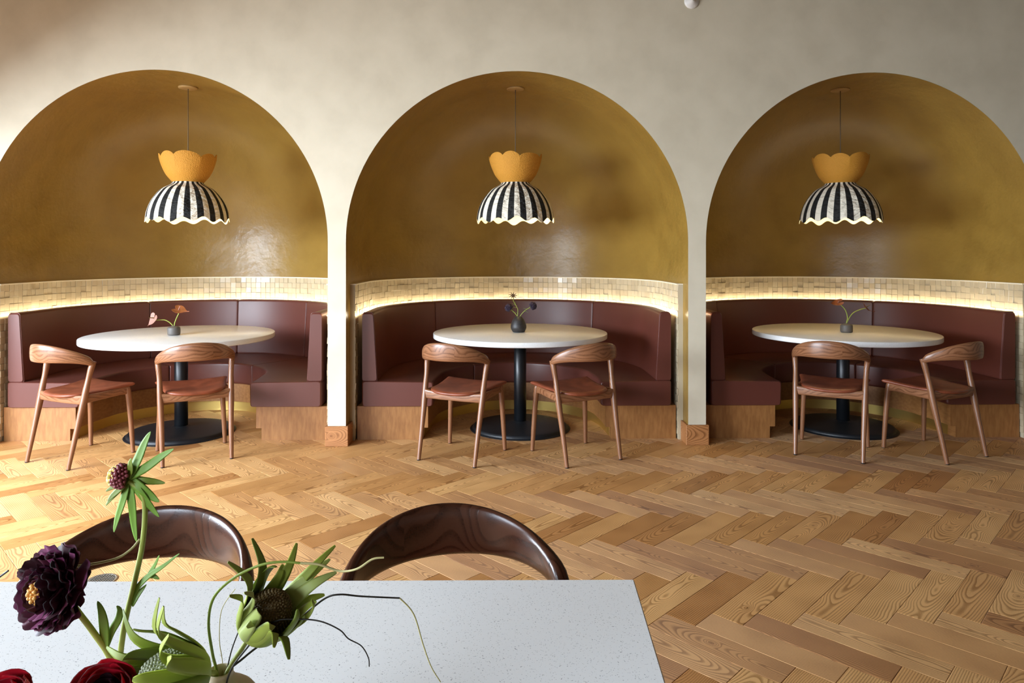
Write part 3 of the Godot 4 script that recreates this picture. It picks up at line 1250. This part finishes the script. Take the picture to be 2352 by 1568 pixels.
func build_chairs() -> void:
	var kinds := {}
	for q in [
		["walnut", -2.873, 4.840, 25.0, "walnut chair with tan leather seat, farthest left, before the left banquette"],
		["walnut_b", -2.121, 4.889, -28.1, "walnut chair seen squarely from behind, in front of the left pedestal base"],
		["walnut_c", -0.271, 4.853, 24.6, "left one of the two walnut chairs drawn up to the middle round table"],
		["walnut", 0.516, 4.840, -25.7, "right one of the two walnut chairs drawn up to the middle round table"],
		["walnut_b", 2.326, 4.914, 30.0, "walnut chair seen squarely from behind at the right round table"],
		["walnut_c", 3.033, 4.874, -24.6, "walnut chair turned sideways, farthest right, before the right banquette"],
	]:
		var at := P(q[1], 0.0003, q[2])
		var turn := -deg_to_rad(q[3])
		if kinds.has(q[0]):
			copy_of(kinds[q[0]], at, turn, q[4])
		else:
			kinds[q[0]] = make_chair(q[0], q[4], at, turn, "walnut chairs at the round tables")
	var near := make_chair("dark_walnut", "dark wooden chair pushed to the front table behind the left flowers", P(-0.758, 0.0003, 1.352), -deg_to_rad(180.7), "dark chairs at the front table")
	copy_of(near, P(-0.066, 0.0003, 1.365), -deg_to_rad(163.1), "dark wooden chair pushed to the front table, right of the green protea")


func build_front_table() -> void:
	var t := thing("rectangular_table", "long white speckled quartz table in the foreground carrying the vase of flowers", "table", P(-0.65, 0.0005, 0.85))
	var b := MB.new()
	var o := P(-0.65, 0, 0.85)
	var c := [P(-1.62, 0.765, 1.352) - o, P(0.2535, 0.765, 1.3372) - o, P(0.207, 0.765, 0.35) - o, P(-1.62, 0.765, 0.35) - o]
	var e := 0.0025
	var rings := [c.map(func(p): return p + Vector3(-signf(p.x) * e, 0, -signf(p.z) * e)), c.map(func(p): return p - Vector3(0, e, 0)), c.map(func(p): return p - Vector3(0, 0.0385, 0))]
	b.poly(rings[0], Vector3.UP)
	b.poly(rings[2], Vector3.DOWN)
	for k in 2:
		for j in 4:
			var f := [rings[k][j], rings[k][(j + 1) % 4], rings[k + 1][(j + 1) % 4], rings[k + 1][j]]
			b.poly(f, (f[0] + f[1]) * Vector3(1, 0, 1))
	part("tabletop", b.mesh(), M["quartz"], t)
	for x in [-0.62, 0.42]:
		var col := MB.new()
		col.lathe([Vector2(0.0488, 0.03), Vector2(0.0488, 0.724)], 32)
		part("column", col.mesh(), M["black_tube"], t, Vector3(x, 0, 0.02))
		part("foot", box_mesh(Vector3(0.10, 0.03, 0.44), 0.006), M["black_iron"], t, Vector3(x, 0.015, 0.02))
		part("foot", box_mesh(Vector3(0.34, 0.026, 0.08), 0.006), M["black_iron"], t, Vector3(x, 0.013, 0.02))


func stem_mesh(pts: Array, r0: float, r1: float, n := 6, sides := 8) -> ArrayMesh:
	var p := through(pts, n)
	var r := []
	for i in p.size():
		r.append(lerpf(r0, r1, i / float(p.size() - 1)))
	var b := MB.new()
	b.stem(p, r, sides)
	return b.mesh()


# a fleshy leaf along pts: width w at its widest, thickness th, its face turned to 'face'; cup folds it upwards
func leaf_mesh(pts: Array, w: float, th: float, face: Vector3, cup := 0.25, blunt := 0.0, n := 4) -> ArrayMesh:
	var p := through(pts, n)
	var m := p.size()
	var rows := []
	for i in m:
		var t := i / float(m - 1)
		var along: Vector3 = (p[mini(i + 1, m - 1)] - p[maxi(i - 1, 0)]).normalized()
		var side := along.cross(face).normalized()
		var up := side.cross(along).normalized()
		var hw := w / 2 * pow(maxf(0.0, sin(PI * pow(lerpf(0.10, 1.0 - blunt, t), 0.75))), 0.8) + 0.0004
		var ht := th / 2 * (1.0 - 0.7 * t * t)
		var ring := PackedVector3Array()
		for q in [[-1.0, 0.0], [-0.55, 1.0], [0.0, 1.0], [0.55, 1.0], [1.0, 0.0], [0.55, -1.0], [0.0, -1.0], [-0.55, -1.0]]:
			ring.append(p[i] + side * (q[0] * hw) + up * (q[1] * ht + cup * hw * q[0] * q[0]))
		rows.append(ring)
	var b := MB.new()
	b.skin(rows, 1)
	return b.mesh()


# basis whose Y is the given axis
static func along(axis: Vector3, spin := 0.0) -> Basis:
	var y := axis.normalized()
	var x := y.cross(Vector3(0.13, 0.31, 0.94)).normalized()
	return Basis(x, y, x.cross(y)) * Basis(Vector3.UP, spin)


# frilled petal growing along +Y from the origin, its face towards +Z
func frill(w: float, h: float, waves: float, depth: float, curl: float, sd: float) -> ArrayMesh:
	var rows := []
	for side in [1.0, -1.0]:
		var part_rows := []
		for i in 9:
			var t := i / 8.0
			var row := PackedVector3Array()
			for j in 15:
				var u := j / 7.0 - 1.0
				var hw := w / 2 * (0.22 + 0.78 * sqrt(t))
				var z: float = curl * t * t + depth * t * sin(u * waves + sd) + 0.0003 * float(side) - 0.12 * w * u * u
				var y := h * t * (1.0 - 0.18 * u * u) + (0.05 * h * sin(u * waves * 2.0 + sd * 2.0) if i == 8 else 0.0)
				row.append(Vector3(u * hw, y, z))
			part_rows.append(row)
		rows.append(part_rows)
	var b := MB.new()
	b.sheet(rows[0], 1, Vector3(0, h * .5, 10), 1.0, 1.0)
	b.sheet(rows[1], 2, Vector3(0, h * .5, -10), 1.0, 1.0)
	return b.mesh()


# heart-shaped spathe, tip along +Y, face +Z, with a real thickness
func heart_mesh(len: float, wid: float, cup: float) -> ArrayMesh:
	var faces := []
	for side in [1.0, -1.0]:
		var rows := []
		for k in 9:
			var f := 0.02 + 0.98 * k / 8.0
			var ring := PackedVector3Array()
			for j in 40:
				var a := TAU * j / 40.0
				# heart outline
				var x := pow(absf(sin(a)), 3.0) * signf(sin(a))
				var y := -(13.0 * cos(a) - 5.0 * cos(2 * a) - 2.0 * cos(3 * a) - cos(4 * a)) / 17.0
				var px := x * wid / 2 * f
				var py := (y * 0.5 - 0.06) * len * f
				ring.append(Vector3(px, py, cup * (px * px + py * py) / (wid * wid) * wid + 0.0025 * sin(a * 6.0) * f * f + 0.0008 * side))
			rows.append(ring)
		faces.append(rows)
	var b := MB.new()
	b.sheet(faces[0], 1, Vector3(0, 0, 10), 1.0, 1.0, false, true)
	b.sheet(faces[1], 2, Vector3(0, 0, -10), 1.0, 1.0, false, true)
	b.sheet([faces[0][-1], faces[1][-1]], 3, Vector3.ZERO, 1.0, 1.0, true, true)
	return b.mesh()


# ball of small knobs: the florets of a flower head, spread over a dome round +Y
func knobs(radius: Vector3, count: int, size: float, down: float, sd: int) -> ArrayMesh:
	var r := RandomNumberGenerator.new()
	r.seed = sd
	var b := MB.new()
	var core := []
	for i in 9:
		var a := lerpf(0.03, PI * down, i / 8.0)
		core.append(Vector2(sin(a) * radius.x, cos(a) * radius.y))
	core.reverse()
	b.lathe(core, 20)
	for k in count:
		var f := (k + 0.5) / count
		var a := acos(1.0 - f * (1.0 - cos(PI * down)))
		var q := k * 2.39996
		var n := Vector3(sin(a) * cos(q), cos(a), sin(a) * sin(q))
		var c := Vector3(n.x * radius.x, n.y * radius.y, n.z * radius.z)
		var bs := along(n, r.randf() * TAU)
		var s := size * r.randf_range(0.75, 1.25)
		var rows := []
		for e in [[0.55, -0.5], [1.0, 0.1], [0.75, 0.8], [0.15, 1.05]]:
			var ring := PackedVector3Array()
			for j in 6:
				var w := TAU * j / 6
				ring.append(c + bs * Vector3(cos(w) * e[0] * s, e[1] * s * 1.2, sin(w) * e[0] * s))
			rows.append(ring)
		b.skin(rows, 1, 1.0, 1.0, true, 1)
	return b.mesh()


func build_vases() -> void:
	# small vases on the round tables
	var squat := through([Vector2(0.002, 0.0), Vector2(0.034, 0.0), Vector2(0.044, 0.006), Vector2(0.0465, 0.02), Vector2(0.0465, 0.048), Vector2(0.042, 0.060), Vector2(0.026, 0.067), Vector2(0.014, 0.070), Vector2(0.012, 0.073), Vector2(0.0095, 0.070), Vector2(0.009, 0.05)], 4)
	var egg := through([Vector2(0.002, 0.0), Vector2(0.040, 0.0), Vector2(0.053, 0.012), Vector2(0.0625, 0.035), Vector2(0.060, 0.062), Vector2(0.048, 0.095), Vector2(0.030, 0.118), Vector2(0.020, 0.126), Vector2(0.016, 0.124), Vector2(0.015, 0.10)], 4)
	for q in [[squat, -2.510, 5.420, "grey_clay", "small squat grey vase on the left round table holding two pink anthuriums"], [egg, 0.137, 5.590, "black_clay", "dark egg-shaped clay vase on the middle round table"], [squat, 2.741, 5.535, "grey_clay", "small squat grey vase on the right round table holding two wilted flowers"]]:
		var b := MB.new()
		b.lathe(q[0], 40)
		var o := part("bud_vase", b.mesh(), M[q[3]], null, P(q[1], 0.7656, q[2]))
		tag(o, q[4], "vase", "vases on the round tables")
	# left: two anthuriums
	var v := P(-2.510, 0.8356, 5.420)
	var s := stem_mesh([Vector3(0, -0.04, 0), Vector3(-0.009, 0.002, 0), Vector3(-0.034, 0.030, 0.004), Vector3(-0.062, 0.046, 0.010), Vector3(-0.095, 0.048, 0.016), Vector3(-0.132, 0.046, 0.020)], 0.0042, 0.003)
	anthurium("pale pink anthurium leaning left out of the vase on the left table", v, s, Vector3(-0.148, 0.046, 0.024), Vector3(-0.52, -0.85, 0.1), Vector3(-0.50, 0.25, 0.83), 0.125, 0.088, "spathe_pink")
	s = stem_mesh([Vector3(0, -0.04, 0), Vector3(0.0035, 0.005, 0), Vector3(0.013, 0.042, 0), Vector3(0.036, 0.09, 0.004), Vector3(0.050, 0.110, 0.006)], 0.0042, 0.003)
	anthurium("rust coloured anthurium standing upright in the vase on the left table", v, s, Vector3(0.058, 0.116, 0.006), Vector3(0.93, -0.22, 0.0), Vector3(0.12, 0.90, 0.42), 0.145, 0.105, "spathe_rust")
	# right: two wilted ones
	v = P(2.741, 0.8356, 5.535)
	s = stem_mesh([Vector3(0, -0.04, 0), Vector3(0.0, 0.003, 0), Vector3(0.008, 0.045, 0), Vector3(-0.006, 0.10, 0), Vector3(-0.036, 0.138, 0), Vector3(-0.070, 0.160, 0)], 0.0045, 0.003)
	anthurium("wilted brown flower drooping left from the vase on the right table", v, s, Vector3(-0.088, 0.162, 0), Vector3(-0.96, -0.12, 0.1), Vector3(0.05, 0.45, 0.88), 0.135, 0.052, "spathe_rust")
	s = stem_mesh([Vector3(0.002, -0.04, 0), Vector3(0.006, 0.012, 0), Vector3(0.048, 0.078, 0), Vector3(0.105, 0.108, 0), Vector3(0.158, 0.122, 0)], 0.0042, 0.003)
	anthurium("wilted brown flower drooping right from the vase on the right table", v, s, Vector3(0.165, 0.113, 0), Vector3(0.80, -0.60, 0.0), Vector3(0.45, 0.55, 0.30), 0.135, 0.05, "spathe_brown")
	# middle: two dark scabious heads and a seed star
	v = P(0.137, 0.8880, 5.590)
	for q in [[-0.078, 0.072, [Vector3(-0.005, -0.05, 0), Vector3(-0.010, 0.0, 0), Vector3(-0.034, 0.034, 0), Vector3(-0.062, 0.058, 0)], Vector3(-0.75, 0.6, 0.35), "dark violet scabious leaning left in the middle table's vase"], [0.114, 0.086, [Vector3(0.003, -0.05, 0), Vector3(0.011, 0.0, 0), Vector3(0.046, 0.044, 0), Vector3(0.092, 0.074, 0)], Vector3(0.75, 0.55, 0.3), "dark violet scabious leaning right in the middle table's vase"]]:
		var t := thing("scabious_flower", q[4], "flower", v, 0.0, "flowers in the middle vase")
		part("stem", stem_mesh(q[2], 0.0028, 0.0022), M["stem_green"], t)
		part("head", knobs(Vector3(0.026, 0.024, 0.026), 90, 0.0058, 0.72, 31), M["violet"], t, Vector3(q[0], q[1], 0.0), along(q[3]))
		for k in 4:
			var a := k * 1.7
			part("leaf", leaf_mesh([Vector3.ZERO, Vector3(cos(a) * 0.018, 0.004 * sin(k), sin(a) * 0.012), Vector3(cos(a) * 0.036, -0.012 + 0.010 * k, sin(a) * 0.02)], 0.006, 0.001, Vector3.UP), M["leaf_green"], t, q[2][2] + (q[2][3] - q[2][2]) * (0.3 * k - 0.1))
	var t := thing("seed_head", "brown star-shaped seed head rising tallest from the middle table's vase", "flower", v)
	part("stem", stem_mesh([Vector3(0, -0.05, 0), Vector3(-0.008, 0.0, 0), Vector3(-0.006, 0.055, 0), Vector3(-0.020, 0.088, 0), Vector3(-0.040, 0.125, 0), Vector3(-0.044, 0.158, 0)], 0.0028, 0.0022), M["stem_green"], t)
	part("seed_ball", knobs(Vector3(0.009, 0.010, 0.009), 26, 0.0035, 1.0, 5), M["seed_brown"], t, Vector3(-0.044, 0.168, 0))
	for k in 9:
		var a := TAU * k / 9.0
		var dir := Vector3(cos(a), sin(a) * 0.85 + 0.1, 0.35 * sin(k * 2.1))
		part("bract", leaf_mesh([Vector3.ZERO, dir * 0.018, dir * 0.036 + Vector3(0, -0.003, 0)], 0.006, 0.001, Vector3(0, 0, 1)), M["seed_brown"], t, Vector3(-0.044, 0.166, 0))
	for k in 3:
		var y := 0.070 + 0.018 * k
		part("leaf", leaf_mesh([Vector3.ZERO, Vector3(-0.02, 0.004 + 0.006 * k, 0.003), Vector3(-0.038, 0.004 + 0.014 * k, 0.004)], 0.0055, 0.001, Vector3(0.2, 1, 0.5)), M["stem_green"], t, Vector3(-0.010 - 0.006 * k, y, 0))


func anthurium(label: String, at: Vector3, stem: ArrayMesh, head: Vector3, tip: Vector3, face: Vector3, len: float, wid: float, colour: String) -> void:
	var t := thing("anthurium", label, "flower", at, 0.0, "flowers in the small grey vases")
	part("stem", stem, M["stem_green"], t)
	var y := tip.normalized()
	var z := (face - y * face.dot(y)).normalized()
	var b := Basis(y.cross(z), y, z)
	part("spathe", heart_mesh(len, wid, 0.35), M[colour], t, head, b)
	var sp := MB.new()
	sp.rod([Vector3(0, -0.02, 0.001), Vector3(0, -0.016, 0.018), Vector3(0, -0.010, 0.036), Vector3(0, -0.008, 0.040)], [0.0035, 0.004, 0.003, 0.001], [0.0035, 0.004, 0.003, 0.001], Vector3(1, 0, 0), 8)
	part("spadix", sp.mesh(), M["spathe_pink" if colour == "spathe_rust" else "cone_brown"], t, head, b)


func protea(label: String, base: Vector3, axis: Vector3, spin: float, cone: String, greens: Array, stem_pts: Array, scale: float, sd: int) -> void:
	var t := thing("protea_flower", label, "flower", base, 0.0, "green proteas in the cream vase")
	var b := along(axis, spin)
	part("stem", stem_mesh(stem_pts.map(func(p): return p - base), 0.0022, 0.0030), M["stem_green"], t)
	part("cone", knobs(Vector3(0.0225, 0.034, 0.0225) * scale, 560, 0.00125 * scale, 0.62, sd), M[cone], t, b * Vector3(0, 0.025 * scale, 0), b)
	var r := RandomNumberGenerator.new()
	r.seed = sd
	for k in 20:
		var a := k * 2.39996 + r.randf_range(-0.2, 0.2)
		var f := k / 19.0
		var out := Vector3(cos(a), 0, sin(a))
		var h := lerpf(0.064, 0.084, r.randf()) * scale * lerpf(0.70, 1.0, sqrt(f))
		var open := r.randf_range(0.90, 1.32)
		var flick := r.randf_range(-0.006, 0.020)
		var pts := [out * 0.004, out * 0.018 * scale + Vector3(0, 0.004, 0), out * (0.0255 * scale) * lerpf(1.0, open, 0.3) + Vector3(0, h * 0.30, 0), out * (0.0275 * scale * open) + Vector3(0, h * 0.62, 0), out * (0.0285 * scale * open + flick * 0.6) + Vector3(0, h * 0.90, 0), out * (0.029 * scale * open + flick * 2.0) + Vector3(0, h * 1.0, 0)]
		part("bract", leaf_mesh(pts.map(func(p): return b * p), r.randf_range(0.0125, 0.0185) * scale, 0.0024, b * -out, 0.22, 0.03), M[greens[k % greens.size()]], t)


func ranunculus(label: String, at: Vector3, axis: Vector3, stem_pts: Array, sd: int) -> void:
	var t := thing("ranunculus_flower", label, "flower", at, 0.0, "red ranunculus in the foreground")
	var b := along(axis)
	part("stem", stem_mesh(stem_pts.map(func(p): return p - at), 0.0026, 0.0026), M["stem_green"], t)
	var r := RandomNumberGenerator.new()
	r.seed = sd
	for k in 26:
		var f := k / 25.0
		var rad := lerpf(0.006, 0.0265, pow(f, 0.8))
		var a := k * 2.39996
		var rows_out := []
		var rows_in := []
		for i in 9:
			var u := i / 8.0
			var ro := PackedVector3Array()
			var ri := PackedVector3Array()
			for j in 11:
				var w := j / 5.0 - 1.0
				var az := a + w * 0.85
				var el := lerpf(-1.2, 0.62 - 0.40 * f + 0.10 * r.randf() - 0.28 * w * w, u)
				var rr := rad * (1.0 + 0.10 * maxf(0.0, u - 0.7) / 0.3 * f + 0.03 * sin(w * 5.0 + k) * u)
				var n := Vector3(cos(el) * cos(az), sin(el) * 1.05, cos(el) * sin(az))
				ro.append(b * (n * rr))
				ri.append(b * (n * (rr - 0.0005)))
			rows_out.append(ro)
			rows_in.append(ri)
		var m := MB.new()
		m.sheet(rows_out, 1, Vector3.ZERO, 1.0, 1.0, true)
		m.sheet(rows_in, 2, Vector3.ZERO, 1.0, 1.0)
		part("petal", m.mesh(), M["crimson" if f > 0.45 else "wine"], t)


func twig(label: String, pts: Array, r0: float, r1: float, m: String, tail := 0, tail_m := "") -> void:
	var o := pts[0] as Vector3
	var all := pts.map(func(p): return p - o)
	if tail == 0:
		var only := part("dried_twig", stem_mesh(all, r0, r1, 6, 6), M[m], null, o)
		tag(only, label, "twig", "dried twigs in the bouquet")
		return
	var t := thing("dried_twig", label, "twig", o, 0.0, "dried twigs in the bouquet")
	part("stem", stem_mesh(all.slice(0, tail + 1), r0, (r0 + r1) / 2, 6, 6), M[m], t)
	part("tip", stem_mesh(all.slice(tail), (r0 + r1) / 2, r1, 6, 6), M[tail_m], t)


func build_bouquet() -> void:
	# two narrow-necked cream vases
	var bottle := through([Vector2(0.002, 0.0), Vector2(0.032, 0.0), Vector2(0.038, 0.010), Vector2(0.0425, 0.050), Vector2(0.043, 0.110), Vector2(0.041, 0.160), Vector2(0.034, 0.192), Vector2(0.018, 0.206), Vector2(0.0125, 0.213), Vector2(0.0120, 0.2170), Vector2(0.0108, 0.2175), Vector2(0.0100, 0.213), Vector2(0.0105, 0.195)], 4)
	var b := MB.new()
	b.lathe(bottle, 48)
	var vm := b.mesh()
	var o := part("bottle_vase", vm, M["cream_clay"], null, P(-0.2722, 0.7656, 0.6842))
	tag(o, "cream bottle vase with narrow neck at the bottom edge, holding green proteas", "vase", "cream vases on the front table")
	o = part("bottle_vase", vm, M["cream_clay"], null, P(-0.3600, 0.7570 + 0.0086, 0.6655))
	tag(o, "cream bottle vase hidden behind the red ranunculus on the front table", "vase", "cream vases on the front table")
	# frilled dark scabious
	var head := P(-0.3958, 1.0905, 0.6261)
	var axis := Vector3(-0.42, 0.22, 0.88).normalized()
	var t := thing("scabious_flower", "large frilled burgundy scabious with an orange heart over the table's left corner", "flower", head)
	part("stem", stem_mesh([P(-0.3820, 1.0760, 0.6330) - head, P(-0.3800, 1.0700, 0.6325) - head, P(-0.3717, 1.0413, 0.6457) - head, P(-0.3641, 1.0076, 0.6606) - head, P(-0.3600, 0.9699, 0.6655) - head, P(-0.3575, 0.9208, 0.6655) - head], 0.0024, 0.0032), M["stem_green"], t)
	var bas := along(axis, 0.4)
	var kinds := []
	for k in 4:
		kinds.append(frill(0.027, 0.0205, 3.4 + 0.7 * k, 0.0020, 0.004 + 0.001 * k, k * 1.3))
	var r := RandomNumberGenerator.new()
	r.seed = 17
	var number := 0
	for layer in 6:
		var count: int = [15, 15, 13, 11, 9, 7][layer]
		for k in count:
			var a := TAU * (k + 0.5 * (layer % 2)) / count + r.randf_range(-0.12, 0.12)
			var lean: float = [1.75, 1.45, 1.15, 0.85, 0.58, 0.38][layer] + r.randf_range(-0.14, 0.14)
			var root: Vector3 = Vector3(cos(a), 0, sin(a)) * [0.012, 0.013, 0.0125, 0.011, 0.009, 0.007][layer] + Vector3(0, [-0.004, 0.0, 0.003, 0.005, 0.007, 0.008][layer], 0)
			var dir := Vector3(cos(a) * sin(lean), cos(lean), sin(a) * sin(lean))
			var face := Vector3(-cos(a) * cos(lean), sin(lean), -sin(a) * cos(lean))
			var pb := Basis(dir.cross(face), dir, face) * Basis(Vector3.UP, r.randf_range(-0.35, 0.35))
			var sc: float = [1.15, 1.05, 0.95, 0.8, 0.65, 0.5][layer] * r.randf_range(0.88, 1.1)
			piece("petal", number, kinds[r.randi() % 4], M[["burgundy", "wine", "plum", "burgundy", "plum"][r.randi() % 5]], t, Transform3D(bas * pb.scaled_local(Vector3.ONE * sc), bas * root))
			number += 1
	part("receptacle", knobs(Vector3(0.013, 0.008, 0.013), 60, 0.0022, 1.0, 9), M["wine"], t, bas * Vector3(0, 0.001, 0), bas)
	part("heart", knobs(Vector3(0.0095, 0.011, 0.0095), 70, 0.0017, 0.6, 8), M["pollen"], t, bas * Vector3(0, 0.009, 0), bas)
	for q in [[[P(-0.3655, 1.0222, 0.6540), P(-0.3646, 1.0434, 0.6506), P(-0.3641, 1.0599, 0.6456), P(-0.3681, 1.0698, 0.6457)], 0.0075], [[P(-0.3655, 1.0222, 0.6540), P(-0.3614, 1.0359, 0.6556), P(-0.3541, 1.0488, 0.6554), P(-0.3533, 1.0568, 0.6554), P(-0.3561, 1.0605, 0.6555)], 0.0062], [[P(-0.3660, 1.0240, 0.6540), P(-0.3672, 1.0400, 0.6510), P(-0.3668, 1.0540, 0.6480)], 0.003]]:
		part("leaf", leaf_mesh(q[0].map(func(p): return p - head), q[1], 0.0012, Vector3(0.3, 0.2, 1.0)), M["leaf_green"], t)
	# nodding bud on its tall stem
	var bud := P(-0.3550, 1.1762, 0.6655)
	t = thing("scabious_bud", "tall nodding scabious bud with pale yellow tip and long green bracts", "flower", bud)
	var stem := [P(-0.3500, 1.1725, 0.6654), P(-0.3395, 1.1631, 0.6652), P(-0.3350, 1.1479, 0.6652), P(-0.3374, 1.1132, 0.6652), P(-0.3452, 1.0763, 0.6653), P(-0.3538, 1.0395, 0.6654), P(-0.3587, 1.0047, 0.6655), P(-0.3608, 0.9699, 0.6655), P(-0.3616, 0.9208, 0.6656)]
	part("stem", stem_mesh(stem.map(func(p): return p - bud), 0.0022, 0.0028), M["stem_green"], t)
	axis = Vector3(-0.90, 0.20, 0.30)
	bas = along(axis, 0.0)
	part("floret_ball", knobs(Vector3(0.0100, 0.0085, 0.0100), 90, 0.0019, 0.70, 3), M["bud_rose"], t, Vector3(-0.002, 0.001, 0), bas)
	part("floret_tip", knobs(Vector3(0.0072, 0.0060, 0.0072), 34, 0.0019, 0.55, 4), M["pollen_pale"], t, bas * Vector3(0, 0.0045, 0.0) + Vector3(-0.002, 0.001, 0), bas)
	for q in [[0.020, 0.043, 0.009], [0.044, 0.028, 0.008], [0.033, -0.006, 0.006], [0.030, -0.022, 0.009], [0.014, -0.018, 0.006], [0.009, -0.059, 0.008], [-0.012, -0.050, 0.007], [-0.016, -0.020, 0.006], [-0.021, -0.026, 0.004], [0.006, 0.020, 0.006], [0.030, -0.036, 0.007], [-0.020, -0.012, 0.004]]:
		var tip := Vector3(q[0], q[1], 0.006 * sin(q[0] * 300.0))
		var from := bas * Vector3(0, -0.004, 0)
		part("bract", leaf_mesh([from, from + tip * 0.35 + Vector3(0.002, 0, 0.002), from + tip * 0.75, from + tip], q[2], 0.0010, Vector3(-0.2, 0.3, 1.0)), M["leaf_green" if q[2] > 0.0065 else "bract_deep"], t)
	part("tendril", stem_mesh([P(-0.3399, 1.1181, 0.6652), P(-0.3459, 1.1104, 0.6603), P(-0.3573, 1.1040, 0.6555), P(-0.3786, 1.1010, 0.6508), P(-0.3935, 1.1020, 0.6460), P(-0.4022, 1.1095, 0.6462), P(-0.4114, 1.1167, 0.6463)].map(func(p): return p - bud), 0.0012, 0.0012, 6, 6), M["twig_pale"], t)
	for q in [[[P(-0.3460, 1.0632, 0.6653), P(-0.3403, 1.0743, 0.6652), P(-0.3276, 1.0868, 0.6600), P(-0.3130, 1.0971, 0.6548), P(-0.2981, 1.1088, 0.6546)], 0.0050], [[P(-0.3321, 1.0837, 0.6651), P(-0.3231, 1.0957, 0.6600), P(-0.3166, 1.1072, 0.6549)], 0.0036], [[P(-0.3321, 1.0837, 0.6651), P(-0.3260, 1.0860, 0.6610), P(-0.3190, 1.0830, 0.6600)], 0.0045], [[P(-0.3470, 1.0560, 0.6653), P(-0.3410, 1.0660, 0.6640), P(-0.3330, 1.0760, 0.6640)], 0.0055]]:
		part("leaf", leaf_mesh(q[0].map(func(p): return p - bud), q[1], 0.0011, Vector3(-0.3, 0.4, 1.0)), M["leaf_green"], t)
	ranunculus("deep red ranunculus at the bottom edge in front of the scabious stems", P(-0.3406, 1.0090, 0.6052), Vector3(0.1, 0.75, 0.65), [P(-0.3420, 0.990, 0.610), P(-0.3520, 0.970, 0.650), P(-0.3600, 0.955, 0.6655), P(-0.3600, 0.92, 0.6655)], 61)
	ranunculus("deep red ranunculus cut off by the bottom left corner", P(-0.4275, 1.0000, 0.6065), Vector3(-0.2, 0.7, 0.6), [P(-0.4240, 0.982, 0.612), P(-0.3980, 0.976, 0.650), P(-0.3640, 0.972, 0.6655), P(-0.3600, 0.92, 0.6655)], 62)
	protea("upper green protea with a brown cone, rising right over the table edge", P(-0.2397, 1.0222, 0.6837), Vector3(0.58, 0.70, 0.36), 0.9, "cone_brown", ["bract_green", "bract_pale", "bract_green", "bract_deep"], [P(-0.2397, 1.0222, 0.6837), P(-0.2515, 1.0037, 0.6839), P(-0.2621, 0.9868, 0.6841), P(-0.2697, 0.9657, 0.6842), P(-0.2714, 0.9236, 0.6842)], 0.93, 201)
	protea("lower green protea with a grey cone, facing left beside the vase neck", P(-0.2730, 1.0000, 0.6480), Vector3(-0.66, 0.36, 0.66), 0.2, "cone_grey", ["bract_green", "bract_deep", "bract_deep", "bract_green"], [P(-0.2730, 1.0000, 0.6480), P(-0.2735, 0.9900, 0.6690), P(-0.2749, 0.9750, 0.6820), P(-0.2722, 0.9236, 0.6842)], 0.98, 305)
	twig("green curling twig arching up behind the protea to a pale drooping tip", [P(-0.2747, 0.9236, 0.6842), P(-0.2747, 0.9742, 0.6842), P(-0.2757, 1.0051, 0.6743), P(-0.2752, 1.0395, 0.6643), P(-0.2658, 1.0689, 0.6541), P(-0.2446, 1.0894, 0.6488), P(-0.2189, 1.1028, 0.6434), P(-0.1990, 1.1056, 0.6431), P(-0.1832, 1.1044, 0.6429), P(-0.1661, 1.1032, 0.6426), P(-0.1474, 1.0972, 0.6423), P(-0.1295, 1.1037, 0.6320), P(-0.1158, 1.1123, 0.6318), P(-0.1053, 1.1138, 0.6317)], 0.0015, 0.0009, "bract_deep", 8, "twig_pale")
	twig("longest dark twig reaching right across the tabletop and bending down pale", [P(-0.2714, 0.9236, 0.6842), P(-0.2684, 0.9742, 0.6842), P(-0.2494, 0.9952, 0.6839), P(-0.2274, 1.0088, 0.6935), P(-0.2003, 1.0237, 0.7031), P(-0.1790, 1.0375, 0.7128), P(-0.1636, 1.0419, 0.7126), P(-0.1436, 1.0352, 0.7223), P(-0.1057, 1.0285, 0.7317), P(-0.0912, 1.0118, 0.7315), P(-0.0813, 0.9801, 0.7313), P(-0.0731, 0.9575, 0.7312), P(-0.0632, 0.9412, 0.7310)], 0.0011, 0.0006, "twig_dark", 8, "twig_pale")
	twig("dark crooked twig passing in front of the upper protea's lowest bracts", [P(-0.2697, 0.9236, 0.6842), P(-0.2615, 0.9802, 0.6740), P(-0.2400, 1.0149, 0.6637), P(-0.2122, 1.0447, 0.6533), P(-0.1901, 1.0480, 0.6530), P(-0.1679, 1.0463, 0.6526), P(-0.1497, 1.0383, 0.6523), P(-0.1417, 1.0302, 0.6522), P(-0.1296, 1.0234, 0.6520), P(-0.1231, 1.0125, 0.6519), P(-0.1223, 1.0044, 0.6519)], 0.0010, 0.0005, "twig_dark")
	twig("thin dark twig running close along the upper protea's stem", [P(-0.2684, 0.9236, 0.6842), P(-0.2671, 0.9699, 0.6841), P(-0.2621, 0.9995, 0.6841), P(-0.2528, 1.0248, 0.6839), P(-0.2469, 1.0374, 0.6838)], 0.0008, 0.0006, "twig_dark")
	twig("thread-thin pale twig curving between the two green proteas", [P(-0.2764, 0.9236, 0.6843), P(-0.2740, 0.9767, 0.6943), P(-0.2811, 1.0011, 0.7044), P(-0.2788, 1.0315, 0.7044), P(-0.2654, 1.0523, 0.7041)], 0.0005, 0.0004, "twig_pale")
	twig("dark twig whose tip shows at the left edge of the view", [P(-0.3600, 0.9208, 0.6655), P(-0.3610, 0.9650, 0.6620), P(-0.4000, 0.9660, 0.6200), P(-0.4700, 0.9680, 0.5900), P(-0.5150, 1.0050, 0.6100), P(-0.5180, 1.0450, 0.6500), P(-0.4950, 1.0660, 0.6660), P(-0.4713, 1.0829, 0.6672), P(-0.4635, 1.0886, 0.6671)], 0.0012, 0.0009, "twig_dark")
